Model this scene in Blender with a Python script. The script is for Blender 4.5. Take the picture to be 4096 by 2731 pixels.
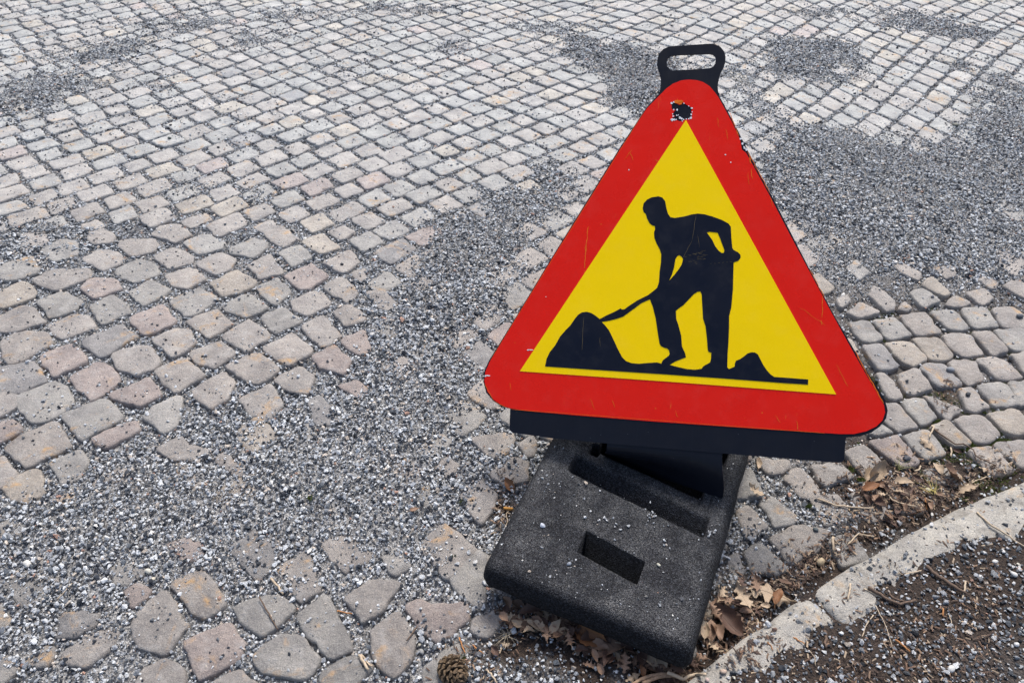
import bpy, bmesh, math, random
import numpy as np
from mathutils import Vector, Matrix, noise as mnoise
from mathutils.geometry import tessellate_polygon

# ------------------------------------------------------------------ clean
for o in list(bpy.data.objects): bpy.data.objects.remove(o, do_unlink=True)
SC = bpy.context.scene
COL = SC.collection
R = math.radians
random.seed(7); RNG = np.random.default_rng(11)

# ------------------------------------------------------------------ camera
CAM_H, PITCH, FPX = 1.40, 40.8, 3000.0         # eye height, downward tilt, focal length in pixels of a 4096 wide frame
cam_d = bpy.data.cameras.new('camera'); cam = bpy.data.objects.new('camera', cam_d); COL.objects.link(cam)
cam.location = (0, 0, CAM_H); cam.rotation_euler = (R(90-PITCH), 0, 0)
cam_d.sensor_width = 36.0; cam_d.lens = FPX/4096*36.0
cam_d.clip_start = 0.02; cam_d.clip_end = 500
SC.camera = cam

# ------------------------------------------------------------------ sky, sun, exposure
SUN_EL, SUN_AZ = 58, 18          # azimuth: degrees clockwise from +Y (towards +X)
w = bpy.data.worlds.new('World'); SC.world = w; w.use_nodes = True
nt = w.node_tree; nt.nodes.clear()
sky = nt.nodes.new('ShaderNodeTexSky'); sky.sky_type = 'NISHITA'; sky.sun_disc = False
sky.sun_elevation = R(SUN_EL); sky.sun_rotation = R(SUN_AZ)
sky.air_density = 1.0; sky.dust_density = 4.0; sky.ozone_density = 1.0
bg = nt.nodes.new('ShaderNodeBackground'); bg.inputs['Strength'].default_value = 0.085
wo = nt.nodes.new('ShaderNodeOutputWorld')
nt.links.new(sky.outputs[0], bg.inputs[0]); nt.links.new(bg.outputs[0], wo.inputs[0])
sd = bpy.data.lights.new('sun', 'SUN'); sd.energy = 1.5; sd.angle = R(17); sd.color = (1.0, 0.965, 0.90)
sun = bpy.data.objects.new('sun', sd); COL.objects.link(sun)
az, el = R(SUN_AZ), R(SUN_EL)
to_sun = Vector((math.sin(az)*math.cos(el), math.cos(az)*math.cos(el), math.sin(el)))
sun.rotation_euler = to_sun.to_track_quat('Z', 'Y').to_euler()
SC.view_settings.view_transform = 'Standard'; SC.view_settings.look = 'None'
SC.view_settings.gamma = 1.0; SC.view_settings.use_curve_mapping = False
SC.view_settings.exposure = 1.30

# ------------------------------------------------------------------ measuring helpers: from photo survey points to places on the ground
_p = R(PITCH)
FW = np.array([0, math.cos(_p), -math.sin(_p)]); RT = np.array([1., 0, 0]); UP = np.array([0, math.sin(_p), math.cos(_p)])
EYE = np.array([0, 0, CAM_H])
def ray(x, y):
    d = FW*FPX + RT*(x-2048) - UP*(y-1365.5)
    return d/np.linalg.norm(d)
def gnd(x, y, z=0.0):
    d = ray(x, y); return EYE + d*((z-CAM_H)/d[2])
def gnds(origin, s, pts, z=0.0):
    return [gnd(origin[0]+x/s, origin[1]+y/s, z) for x, y in pts]

# ------------------------------------------------------------------ object helpers
def tag(o, label=None, cat=None, group=None, kind=None):
    if label: o['label'] = label
    if cat: o['category'] = cat
    if group: o['group'] = group
    if kind: o['kind'] = kind
    return o
def mesh_obj(name, verts, faces, mat, parent=None, smooth=False):
    me = bpy.data.meshes.new(name); me.from_pydata([tuple(map(float, v)) for v in verts], [], [tuple(map(int, f)) for f in faces]); me.update()
    if mat: me.materials.append(mat)
    if smooth: me.polygons.foreach_set('use_smooth', [True]*len(me.polygons))
    o = bpy.data.objects.new(name, me); COL.objects.link(o)
    if parent: o.parent = parent
    return o
def bm_obj(name, bm, mat, parent=None, smooth=False):
    me = bpy.data.meshes.new(name); bm.to_mesh(me); bm.free()
    if mat: me.materials.append(mat)
    if smooth: me.polygons.foreach_set('use_smooth', [True]*len(me.polygons))
    o = bpy.data.objects.new(name, me); COL.objects.link(o)
    if parent: o.parent = parent
    return o
def empty(name, loc=(0,0,0)):
    o = bpy.data.objects.new(name, None); COL.objects.link(o); o.location = loc; o.empty_display_size = .05
    return o
def set_tint(me, cols, name='tint'):
    a = me.attributes.new(name, 'FLOAT_COLOR', 'POINT')
    a.data.foreach_set('color', np.asarray(cols, dtype=np.float32).ravel())

# numpy value noise
def vnoise(x, y, scale, seed=0):
    x = np.asarray(x, float)/scale; y = np.asarray(y, float)/scale
    xi = np.floor(x).astype(np.int64); yi = np.floor(y).astype(np.int64)
    fx = x-xi; fy = y-yi; fx = fx*fx*(3-2*fx); fy = fy*fy*(3-2*fy)
    def h(a, b):
        n = (a*374761393 + b*668265263 + seed*1274126177) & 0xffffffff
        n = ((n ^ (n >> 13))*1274126177) & 0xffffffff
        n = n ^ (n >> 16)
        return (n & 0xffff)/65535.0
    return (h(xi, yi)*(1-fx)+h(xi+1, yi)*fx)*(1-fy) + (h(xi, yi+1)*(1-fx)+h(xi+1, yi+1)*fx)*fy
def fbm(x, y, scale, oct=3, seed=0):
    s = 0; a = 1; t = 0
    for k in range(oct):
        s = s + a*vnoise(x, y, scale/2**k, seed+17*k); t += a; a *= .5
    return s/t
def sstep(a, b, x):
    t = np.clip((x-a)/(b-a), 0, 1); return t*t*(3-2*t)

# ------------------------------------------------------------------ materials
class NB:
    def __init__(s, name, rough=.8):
        s.m = bpy.data.materials.new(name); s.m.use_nodes = True; s.t = s.m.node_tree; s.n = s.t.nodes
        s.b = s.n['Principled BSDF']; s.b.inputs['Roughness'].default_value = rough
        s.out = s.n['Material Output']
    def new(s, typ, **kw):
        nd = s.n.new(typ)
        for k, v in kw.items():
            if k in nd.inputs: nd.inputs[k].default_value = v
            else: setattr(nd, k, v)
        return nd
    def link(s, a, b): s.t.links.new(a, b)
    def noise(s, scale, detail=3, rough=.6, vec=None, dist=0.0):
        nd = s.new('ShaderNodeTexNoise'); nd.inputs['Scale'].default_value = scale; nd.inputs['Detail'].default_value = detail
        nd.inputs['Roughness'].default_value = rough; nd.inputs['Distortion'].default_value = dist
        if vec: s.link(vec, nd.inputs['Vector'])
        return nd.outputs['Fac']
    def vor(s, scale, vec=None, out='Distance', feature='F1'):
        nd = s.new('ShaderNodeTexVoronoi'); nd.feature = feature; nd.inputs['Scale'].default_value = scale
        if vec: s.link(vec, nd.inputs['Vector'])
        return nd.outputs[out]
    def ramp(s, fac, stops, interp='LINEAR'):
        nd = s.new('ShaderNodeValToRGB'); cr = nd.color_ramp; cr.interpolation = interp
        while len(cr.elements) < len(stops): cr.elements.new(.5)
        for e, (p, c) in zip(cr.elements, stops):
            e.position = p; e.color = c if len(c) == 4 else (*c, 1)
        s.link(fac, nd.inputs[0]); return nd.outputs[0]
    def mix(s, fac, a, b, blend='MIX'):
        nd = s.new('ShaderNodeMix'); nd.data_type = 'RGBA'; nd.blend_type = blend; nd.clamp_factor = True
        for inp, v in ((nd.inputs[0], fac), (nd.inputs[6], a), (nd.inputs[7], b)):
            if isinstance(v, bpy.types.NodeSocket): s.link(v, inp)
            elif isinstance(v, (int, float)): inp.default_value = v
            else: inp.default_value = v if len(v) == 4 else (*v, 1)
        return nd.outputs[2]
    def math(s, op, a, b=0.0):
        nd = s.new('ShaderNodeMath'); nd.operation = op
        for inp, v in ((nd.inputs[0], a), (nd.inputs[1], b)):
            if isinstance(v, bpy.types.NodeSocket): s.link(v, inp)
            else: inp.default_value = v
        return nd.outputs[0]
    def attr(s, name, typ='GEOMETRY'):
        nd = s.new('ShaderNodeAttribute'); nd.attribute_name = name; nd.attribute_type = typ; return nd
    def objco(s): return s.new('ShaderNodeTexCoord').outputs['Object']
    def pos(s): return s.new('ShaderNodeNewGeometry').outputs['Position']
    def bump(s, h, strength=.5, dist=.002, prev=None):
        nd = s.new('ShaderNodeBump'); nd.inputs['Strength'].default_value = strength; nd.inputs['Distance'].default_value = dist
        s.link(h, nd.inputs['Height'])
        if prev: s.link(prev, nd.inputs['Normal'])
        s.link(nd.outputs[0], s.b.inputs['Normal']); return nd.outputs[0]
    def col(s, c):
        if isinstance(c, bpy.types.NodeSocket): s.link(c, s.b.inputs['Base Color'])
        else: s.b.inputs['Base Color'].default_value = (*c, 1)

def mat_granite(name, stain=1.0, tinted=True, base=(.40,.38,.36)):
    b = NB(name, .78); P = b.pos()
    if tinted: c = b.attr('tint').outputs['Color']
    else: c = b.mix(0.0, base, base)
    big = b.noise(14, 4, .6, P)
    c = b.mix(1.0, c, b.ramp(big, [(.3,(.72,.72,.74)),(.7,(1.20,1.19,1.17))]), 'MULTIPLY')
    gr = b.noise(520, 4, .75, P)
    c = b.mix(1.0, c, b.ramp(gr, [(.33,(.40,.40,.43)),(.46,(.93,.93,.93)),(.56,(1.05,1.05,1.04)),(.68,(1.85,1.82,1.78))]), 'MULTIPLY')
    sp = b.vor(380, P, 'Distance')
    c = b.mix(b.ramp(sp, [(.06,(1,1,1)),(.16,(0,0,0))]), c, (.12,.12,.13))
    if not tinted:   # ingrained dirt patches on the kerb
        c = b.mix(b.ramp(b.noise(26, 6, .72, P, .5), [(.50,(0,0,0)),(.66,(.75,.75,.75))]), c, (.15,.135,.115))
    # rust-ochre stains
    st = b.noise(9.5, 5, .62, P, 1.2)
    stm = b.ramp(st, [(.57,(0,0,0)),(.69,(.85*stain,)*3)])
    st2 = b.ramp(b.noise(60, 3, .6, P), [(.4,(.1,.1,.1)),(.62,(1,1,1))])
    c = b.mix(b.mix(1.0, stm, st2, 'MULTIPLY'), c, (.44,.27,.12))
    # dust grey veil
    du = b.ramp(b.noise(33, 4, .7, P), [(.5,(0,0,0)),(.75,(.45,.45,.45))])
    c = b.mix(du, c, (.42,.41,.40))
    b.col(c)
    h = b.math('ADD', b.math('MULTIPLY', b.noise(62, 6, .7, P), 1.25), b.math('MULTIPLY', gr, .35))
    b.bump(h, .85, .007)
    b.b.inputs['Specular IOR Level'].default_value = .45
    return b.m
M_STONE = mat_granite('sett granite')
M_KERB = mat_granite('kerb granite', 1.0, False, (.37,.352,.318))

def mat_grain(name='grain'):
    b = NB(name, .75)
    ta = b.attr('tint', 'INSTANCER').outputs['Color']
    oc = b.objco()
    nz = b.noise(3.2, 4, .8, oc)
    c = b.mix(1.0, ta, b.ramp(nz, [(.33,(.45,.45,.48)),(.5,(1,1,1)),(.68,(1.45,1.43,1.4))]), 'MULTIPLY')
    b.col(c); b.bump(nz, .5, .3)
    b.b.inputs['Specular IOR Level'].default_value = .4
    return b.m
M_GRAIN = mat_grain()

def mat_bed():
    b = NB('sandy bed', .9); P = b.pos()
    v = b.vor(260, P, 'Color'); v2 = b.vor(560, P, 'Color')
    g = b.ramp(v, [(.22,(.04,.042,.048)),(.40,(.16,.165,.17)),(.58,(.32,.32,.325)),(.8,(.52,.52,.51))])
    g2 = b.ramp(v2, [(.25,(.05,.05,.055)),(.5,(.22,.22,.22)),(.8,(.52,.51,.50))])
    c = b.mix(b.noise(40, 3, .6, P), g, g2)
    dirt = b.attr('dirt').outputs['Fac']
    br = b.ramp(b.noise(180, 4, .7, P), [(.35,(.010,.006,.005)),(.55,(.035,.022,.015)),(.75,(.10,.07,.05))])
    gl = b.ramp(b.noise(18, 4, .6, P), [(.45,(.05,.05,.05)),(.62,(.35,.35,.35))])
    c = b.mix(gl, c, (.10,.09,.08))
    c = b.mix(b.math('MINIMUM', b.math('MULTIPLY', dirt, 1.25), 1.0), c, br)
    sp = b.new('ShaderNodeSeparateXYZ'); b.link(P, sp.inputs[0])
    b.col(c)
    d = b.vor(260, P, 'Distance'); b.bump(b.math('ADD', d, b.noise(300, 3, .7, P)), .9, .004)
    return b.m
M_BED = mat_bed()

def mat_far():
    b = NB('far paving', .85); P = b.pos()
    e = b.vor(8.5, P, 'Distance', 'DISTANCE_TO_EDGE')
    vc = b.vor(8.5, P, 'Color')
    st = b.ramp(vc, [(.2,(.34,.33,.32)),(.6,(.40,.38,.36)),(.9,(.44,.43,.42))])
    g = b.ramp(b.noise(240, 3, .8, P), [(.35,(.05,.05,.06)),(.6,(.3,.3,.3))])
    b.col(b.mix(b.ramp(e, [(.06,(0,0,0)),(.1,(1,1,1))]), g, st)); b.bump(e, .5, .02)
    return b.m

def mat_rubber():
    b = NB('rubber granulate', .9); b.b.inputs['Specular IOR Level'].default_value = .2; P = b.objco()
    gr = b.vor(420, P, 'Color'); fine = b.noise(900, 3, .8, P)
    c = b.ramp(gr, [(.2,(.003,.003,.0045)),(.55,(.011,.012,.015)),(.85,(.030,.032,.039))])
    up0 = b.new('ShaderNodeSeparateXYZ'); b.link(b.new('ShaderNodeNewGeometry').outputs['True Normal'], up0.inputs[0])
    c = b.mix(b.math('MULTIPLY', b.ramp(b.vor(620, P, 'Color'), [(.82,(0,0,0)),(.86,(.9,.9,.9))]), b.math('MAXIMUM', up0.outputs[2], .06)), c, (.075,.08,.09))  # pale specks lie on top; thinned on upright walls, painting the hole darker
    # dried dust on the top
    dn = b.noise(13, 7, .74, P, .4)
    dm = b.ramp(dn, [(.43,(.05,.05,.05)),(.66,(1,1,1))])
    up = b.new('ShaderNodeSeparateXYZ'); b.link(b.new('ShaderNodeNewGeometry').outputs['True Normal'], up.inputs[0])
    upm = b.ramp(up.outputs[2], [(.55,(0,0,0)),(.98,(1,1,1))])
    fd = b.ramp(b.noise(420, 4, .85, P), [(.50,(0,0,0)),(.56,(1,1,1))])
    c = b.mix(b.mix(1.0, b.mix(1.0, dm, upm, 'MULTIPLY'), fd, 'MULTIPLY'), c, (.17,.172,.175))
    thin = b.mix(1.0, upm, (.07,.07,.07), 'MULTIPLY')
    c = b.mix(thin, c, (.085,.087,.095))
    b.col(c)
    b.bump(b.math('ADD', b.vor(420, P, 'Distance'), b.math('MULTIPLY', b.noise(150, 4, .7, P), 1.2)), .8, .003)
    return b.m
M_RUB = mat_rubber()

def mat_sheet(name, c1, c2, rough=.32, scr=None):
    b = NB(name, rough); P = b.objco()
    c = b.mix(b.noise(9, 4, .6, P), c1, c2)
    # honeycomb of the reflective sheeting
    cell = b.vor(330, P, 'Distance')
    c = b.mix(b.ramp(cell, [(.2,(0,0,0)),(.5,(.05,.05,.05))]), c, (c1[0]*.6, c1[1]*.5, c1[2]*.5))
    if scr:
        mp = b.new('ShaderNodeMapping'); b.link(P, mp.inputs[0]); mp.inputs['Rotation'].default_value = (0,0,R(12)); mp.inputs['Scale'].default_value = (160, 9, 1)
        s1 = b.noise(1.0, 3, .6, mp.outputs[0], .4)
        gate = b.ramp(b.noise(11, 3, .6, P), [(.56,(0,0,0)),(.66,(1,1,1))])
        m = b.mix(1.0, b.ramp(s1, [(.69,(0,0,0)),(.72,(.7,.7,.7))]), gate, 'MULTIPLY')
        c = b.mix(m, c, scr)
        sp = b.ramp(b.vor(42, P, 'Distance'), [(.035,(.8,.8,.8)),(.06,(0,0,0))])
        gate2 = b.ramp(b.noise(7, 2, .5, P), [(.55,(0,0,0)),(.6,(1,1,1))])
        c = b.mix(b.mix(1.0, sp, gate2, 'MULTIPLY'), c, scr)
    # thin dust film
    film = b.ramp(b.noise(22, 5, .65, P), [(.5,(0,0,0)),(.85,(.03,.03,.03))])
    c = b.mix(film, c, (.5,.45,.4))
    b.col(c)
    r = b.ramp(b.noise(14, 4, .6, P), [(.35,(rough*.75,)*3),(.7,(min(1,rough*1.5),)*3)]); b.link(r, b.b.inputs['Roughness'])
    b.bump(b.noise(6, 3, .5, P), .12, .01)
    b.b.inputs['Specular IOR Level'].default_value = .14
    return b.m
M_RED = mat_sheet('red reflective sheeting', (.80,.013,.003), (.72,.010,.003), .26, (.80,.20,.02))
M_RED.node_tree.nodes['Principled BSDF'].inputs['Specular IOR Level'].default_value = .22
M_YEL = mat_sheet('yellow reflective sheeting', (1.0,.69,.0), (1.0,.65,.0), .26)
M_INK = mat_sheet('dark blue-black print', (.006,.009,.020), (.005,.007,.015), .42)
M_EDGE = mat_sheet('frayed orange sheeting edge', (.80,.20,.015), (.75,.12,.01), .5)
def mat_plastic():
    b = NB('black plastic', .42); P = b.objco()
    b.b.inputs['Specular IOR Level'].default_value = .17
    c = b.mix(b.noise(12, 4, .6, P), (.005,.006,.011), (.009,.011,.018))
    mp = b.new('ShaderNodeMapping'); b.link(P, mp.inputs[0]); mp.inputs['Scale'].default_value = (150, 10, 10)
    c = b.mix(b.ramp(b.noise(1, 3, .6, mp.outputs[0]), [(.58,(0,0,0)),(.8,(.35,.35,.35))]), c, (.018,.022,.030))
    c = b.mix(b.ramp(b.vor(60, P, 'Distance'), [(.02,(.6,.6,.6)),(.045,(0,0,0))]), c, (.25,.26,.28))
    b.col(c); b.link(b.ramp(b.noise(30, 4, .6, P), [(.3,(.34,)*3),(.7,(.55,)*3)]), b.b.inputs['Roughness'])
    return b.m
M_PLA = mat_plastic()
def flatmat(name, c, rough=.7, var=.25, scale=80):
    b = NB(name, rough); P = b.objco()
    n = b.noise(scale, 4, .7, P)
    b.col(b.mix(1.0, c, b.ramp(n, [(.3,(1-var,)*3),(.7,(1+var,)*3)]), 'MULTIPLY')); b.bump(n, .4, .001); return b.m
M_CHIP = flatmat('white chipped backing', (.72,.72,.74), .6, .3, 300)
def mat_leaf(name, c1, c2):
    b = NB(name, .65); P = b.objco()
    n = b.noise(60, 5, .7, P)
    c = b.mix(b.ramp(n, [(.35,(0,0,0)),(.65,(1,1,1))]), c1, c2)
    c = b.mix(b.ramp(b.noise(170, 3, .7, P), [(.62,(0,0,0)),(.72,(.6,.6,.6))]), c, (c1[0]*.35, c1[1]*.3, c1[2]*.3))
    b.col(c); b.bump(b.noise(240, 3, .6, P), .5, .001)
    return b.m
M_LEAF = {'pale': mat_leaf('pale dry leaf', (.42,.33,.235), (.33,.24,.16)),
          'tan': mat_leaf('tan dry leaf', (.29,.185,.125), (.17,.105,.07)),
          'brown': mat_leaf('brown leaf', (.11,.06,.042), (.06,.034,.025)),
          'orange': mat_leaf('orange brown leaf', (.25,.115,.045), (.15,.065,.03))}
M_TWIG = {'pale': flatmat('pale twig', (.40,.32,.23), .8, .35, 200), 'dark': flatmat('dark twig', (.10,.065,.045), .8, .4, 200),
          'orange': flatmat('orange twig', (.34,.15,.05), .8, .3, 200)}

# ================================================================== THE SETTING
# ------------------------------------------------------------------ kerb line (in plan)
KZ = .058
kerb_px = [(4700,1700),(4096,1905),(3831,2018),(3657,2097),(3396,2262),(3244,2345),(3135,2422),(2960,2545),(2786,2680),(2600,2830),(2400,3010),(2150,3260)]
K = np.array([gnd(x, y, KZ)[:2] for x, y in kerb_px])
def resample(P, n):
    d = np.r_[0, np.cumsum(np.linalg.norm(np.diff(P, axis=0), axis=1))]
    t = np.linspace(0, d[-1], n); return np.c_[np.interp(t, d, P[:,0]), np.interp(t, d, P[:,1])]
# smooth centreline and distance field: positive = footpath side
KS = resample(K, 60)
for _ in range(6): KS[1:-1] = .25*KS[:-2]+.5*KS[1:-1]+.25*KS[2:]
def kerb_dist(x, y):
    x = np.asarray(x, float); y = np.asarray(y, float)
    best = np.full(x.shape, 1e9); sgn = np.zeros(x.shape); al = np.zeros(x.shape)
    s0 = 0
    for a, b_ in zip(KS[:-1], KS[1:]):
        d = b_-a; L = np.hypot(*d); t = np.clip(((x-a[0])*d[0]+(y-a[1])*d[1])/L**2, 0, 1)
        qx = x-a[0]-t*d[0]; qy = y-a[1]-t*d[1]; r = np.hypot(qx, qy)
        cr = d[0]*(y-a[1])-d[1]*(x-a[0])
        m = r < best; best = np.where(m, r, best); sgn = np.where(m, np.sign(cr), sgn); al = np.where(m, s0+t*L, al); s0 += L
    return best*sgn, al
_d, _ = kerb_dist(np.array([1.5]), np.array([.3]))
KSIGN = 1.0 if _d[0] > 0 else -1.0
def kd(x, y):
    d, a = kerb_dist(x, y); return d*KSIGN, a

# ------------------------------------------------------------------ paving stones surveyed from the photo (outlines in plan)
S4 = ((0,900),1.568, [
[(95,100),(160,45),(290,55),(300,110),(165,165)],[(245,150),(390,85),(495,110),(480,180),(340,225)],[(560,45),(650,25),(720,60),(700,110),(590,120),(550,85)],
[(725,125),(760,85),(960,80),(1000,115),(950,165),(820,190)],[(945,50),(1010,0),(1120,-10),(1200,60),(1095,105)],[(510,205),(620,150),(760,165),(760,240),(640,280)],
[(955,190),(1090,135),(1215,195),(1200,235),(1060,270)],[(1140,105),(1290,55),(1410,110),(1385,150),(1250,185)],[(1435,145),(1590,75),(1700,115),(1590,200),(1450,170)],
[(1640,55),(1760,0),(1870,90),(1770,135)],[(1890,100),(2010,50),(2135,135),(2010,180)],[(1750,170),(1880,120),(1960,200),(1830,260)],[(725,270),(890,205),(1000,270),(985,305),(850,360),(730,320)],
[(1220,240),(1370,165),(1475,215),(1430,275),(1360,315)],[(1550,250),(1690,180),(1775,295),(1630,335)],[(2030,235),(2195,155),(2260,230),(2150,300)],[(185,340),(310,280),(560,270),(580,320),(360,405),(200,370)],
[(-60,270),(200,190),(245,290),(90,345),(-40,330)],[(1035,310),(1190,260),(1300,325),(1170,400),(1060,375)],[(490,380),(560,330),(740,340),(760,400),(590,460)],[(810,420),(930,345),(1075,395),(1030,440),(900,505)],
[(1315,365),(1480,280),(1600,350),(1590,380),(1400,460)],[(1780,310),(1950,240),(2055,310),(2040,330),(1900,415)],[(1605,385),(1740,330),(1820,420),(1730,500),(1650,450)],[(2015,390),(2150,320),(2250,430),(2180,485)],
[(-60,450),(140,350),(240,400),(210,450),(0,520)],[(215,480),(380,415),(470,450),(510,480),(460,540),(310,580)],[(545,515),(700,435),(800,500),(820,545),(640,620)],[(1065,475),(1250,390),(1370,450),(1350,480),(1170,580)],
[(1390,500),(1550,420),(1690,515),(1540,575),(1420,545)],[(1820,470),(2000,395),(2090,480),(1920,565),(1850,540)],[(-60,590),(140,505),(220,520),(295,600),(190,640),(50,665),(-30,670)],[(285,630),(440,550),(580,570),(610,625),(400,705),(330,670)],
[(810,580),(1010,500),(1100,590),(1080,620),(920,690),(850,640)],[(1165,600),(1350,520),(1460,620),(1310,705)],[(1620,575),(1780,505),(1900,600),(1730,680)],[(2090,540),(2200,495),(2300,590),(2160,630)],
[(490,735),(760,620),(870,705),(640,830)],[(1385,690),(1560,590),(1700,690),(1545,790)],[(1885,630),(2025,565),(2140,690),(2020,765)],[(0,720),(160,655),(280,670),(345,740),(70,870),(20,830)],
[(955,715),(1090,650),(1190,660),(1235,750),(1080,830)],[(1180,790),(1370,725),(1480,795),(1340,890),(1230,850)],[(1640,765),(1830,675),(1970,780),(1805,885)],[(220,825),(440,740),(575,840),(345,945)],
[(700,800),(850,755),(960,770),(1000,870),(860,940),(730,890)],[(1425,880),(1610,795),(1760,900),(1610,1000),(1450,920)],[(1945,820),(2095,750),(2200,850),(2150,930),(2000,880)],[(-60,900),(190,855),(310,960),(100,1055),(-40,1040)],
[(425,955),(600,855),(680,870),(760,975),(570,1090)],[(945,925),(1140,835),(1285,940),(1095,1050)],[(1720,960),(1880,875),(1960,950),(1930,1050),(1800,1040)],[(1185,1040),(1400,915),(1480,960),(1420,1080),(1320,1150)],
[(75,1080),(330,975),(410,1010),(450,1110),(400,1170),(205,1245)],[(670,1065),(810,1010),(930,950),(980,990),(1040,1050),(870,1135)],[(1500,1085),(1700,990),(1760,1120),(1690,1210),(1570,1200)],[(365,1200),(640,1090),(720,1120),(785,1205),(510,1340)],
[(900,1190),(950,1130),(1140,1060),(1110,1250),(1020,1300)],[(-70,1240),(80,1210),(140,1290),(-20,1360)],[(15,1380),(300,1230),(370,1240),(460,1370),(165,1515)],[(560,1330),(850,1225),(870,1290),(650,1400)],
[(310,1490),(500,1400),(545,1480),(510,1570),(400,1630)],[(975,1400),(1130,1325),(1180,1370),(1320,1420),(1270,1470),(1100,1470)],[(1340,1460),(1400,1430),(1520,1500),(1570,1570),(1480,1580)],[(1930,1090),(2000,1070),(2080,1150),(2110,1240),(1990,1260)]])
S7 = ((0,1800),1.68, [
[(0,220),(230,125),(275,180),(290,280),(165,350),(80,310)],[(360,340),(500,270),(510,330),(430,380)],[(-60,500),(90,460),(110,500),(20,550)],
[(1800,190),(1900,130),(2050,190),(2030,280),(1960,350),(1880,250)],[(1920,410),(2080,325),(2110,420),(2060,580),(2000,620),(1910,520)],[(1540,650),(1700,545),(1840,580),(1900,650),(1810,760),(1740,870),(1620,760)],
[(1150,630),(1260,600),(1370,650),(1340,720),(1220,750)],[(1870,800),(2050,690),(2090,790),(2130,930),(2030,1005),(1930,890)],[(2165,620),(2352,570),(2500,700),(2330,810),(2240,720)],
[(730,820),(800,765),(950,790),(960,830),(880,890),(770,880)],[(850,940),(920,880),(1000,940),(930,1030),(880,1030)],[(1155,905),(1350,800),(1430,900),(1500,1030),(1380,1115),(1300,1070),(1270,1010)],
[(1565,1060),(1850,970),(1960,1060),(1840,1220),(1750,1240),(1640,1150)],[(890,1140),(1085,945),(1150,1000),(1200,1150),(1250,1180),(1100,1350),(950,1310),(900,1240)],[(2000,1110),(2180,980),(2250,1080),(2352,1330),(2200,1390),(2060,1200)],
[(410,1240),(430,1100),(640,1110),(650,1160),(540,1250)],[(440,1340),(600,1220),(800,1190),(720,1340),(590,1420),(470,1430)],[(1205,1310),(1330,1240),(1520,1160),(1640,1280),(1600,1370),(1490,1470),(1350,1525),(1260,1420)],
[(1700,1390),(1860,1230),(2020,1250),(2170,1420),(2050,1530),(1780,1480)],[(170,1400),(300,1320),(350,1350),(300,1430),(200,1440)],[(170,1540),(350,1440),(400,1500),(300,1600)],
[(950,1500),(1080,1420),(1170,1430),(1280,1520),(1100,1640),(900,1620)],[(1400,1560),(1600,1500),(1720,1580),(1500,1680)],[(2110,1520),(2352,1390),(2480,1450),(2300,1640)]])
S8 = ((1000,1800),1.684, [
[(1420,310),(1540,210),(1650,290),(1620,420),(1560,475),(1480,400)],[(1620,150),(1780,30),(1860,70),(1880,200),(1700,230)],[(1350,830),(1530,670),(1600,720),(1570,1000),(1560,1080),(1500,1040),(1400,950)],
[(900,720),(980,680),(1060,770),(960,830)],[(660,990),(830,870),(1000,890),(880,1060),(760,1150),(700,1070)],[(1040,1060),(1130,1010),(1240,1060),(1440,1030),(1475,1110),(1380,1180),(1330,1290),(1250,1270),(1120,1180)],
[(820,1210),(990,1100),(1060,1170),(1120,1230),(1080,1420),(970,1510),(900,1450),(830,1340)],[(1500,1200),(1540,1120),(1640,1060),(1690,1120),(1650,1200),(1590,1250)],[(1160,1480),(1240,1420),(1400,1270),(1450,1340),(1400,1420),(1300,1568),(1230,1600)],
[(1120,290),(1200,230),(1290,310),(1200,380)],[(1250,120),(1330,40),(1400,100),(1330,180)]])
S5 = ((1100,1000),1.742, [
[(1380,1310),(1560,1270),(1670,1290),(1640,1390),(1540,1455),(1450,1400)],[(1700,1350),(1790,1290),(1820,1340),(1800,1420),(1750,1430)],
[(330,250),(480,180),(580,270),(450,360)],[(395,420),(560,360),(650,440),(560,540)],[(180,540),(310,460),(430,560),(460,600),(350,670),(220,630)],[(0,640),(100,575),(250,700),(110,810)],
[(260,750),(410,665),(520,790),(420,880),(330,830)],[(460,620),(620,550),(660,680),(600,740),(500,680)],[(670,540),(800,480),(860,580),(800,620)],[(0,880),(130,800),(250,860),(180,980),(60,960)],
[(110,330),(260,270),(400,360),(250,450)],[(60,160),(240,90),(370,150),(190,280)],[(340,90),(440,0),(540,70),(440,160)],[(640,290),(760,280),(850,370),(790,430),(730,400)],
[(890,420),(960,380),(1000,420),(920,460)],[(540,150),(620,130),(640,200),(570,220)],[(240,1080),(330,1010),(440,1010),(420,1140),(350,1220),(250,1180)],[(440,940),(560,900),(640,960),(600,1040)]])
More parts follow.
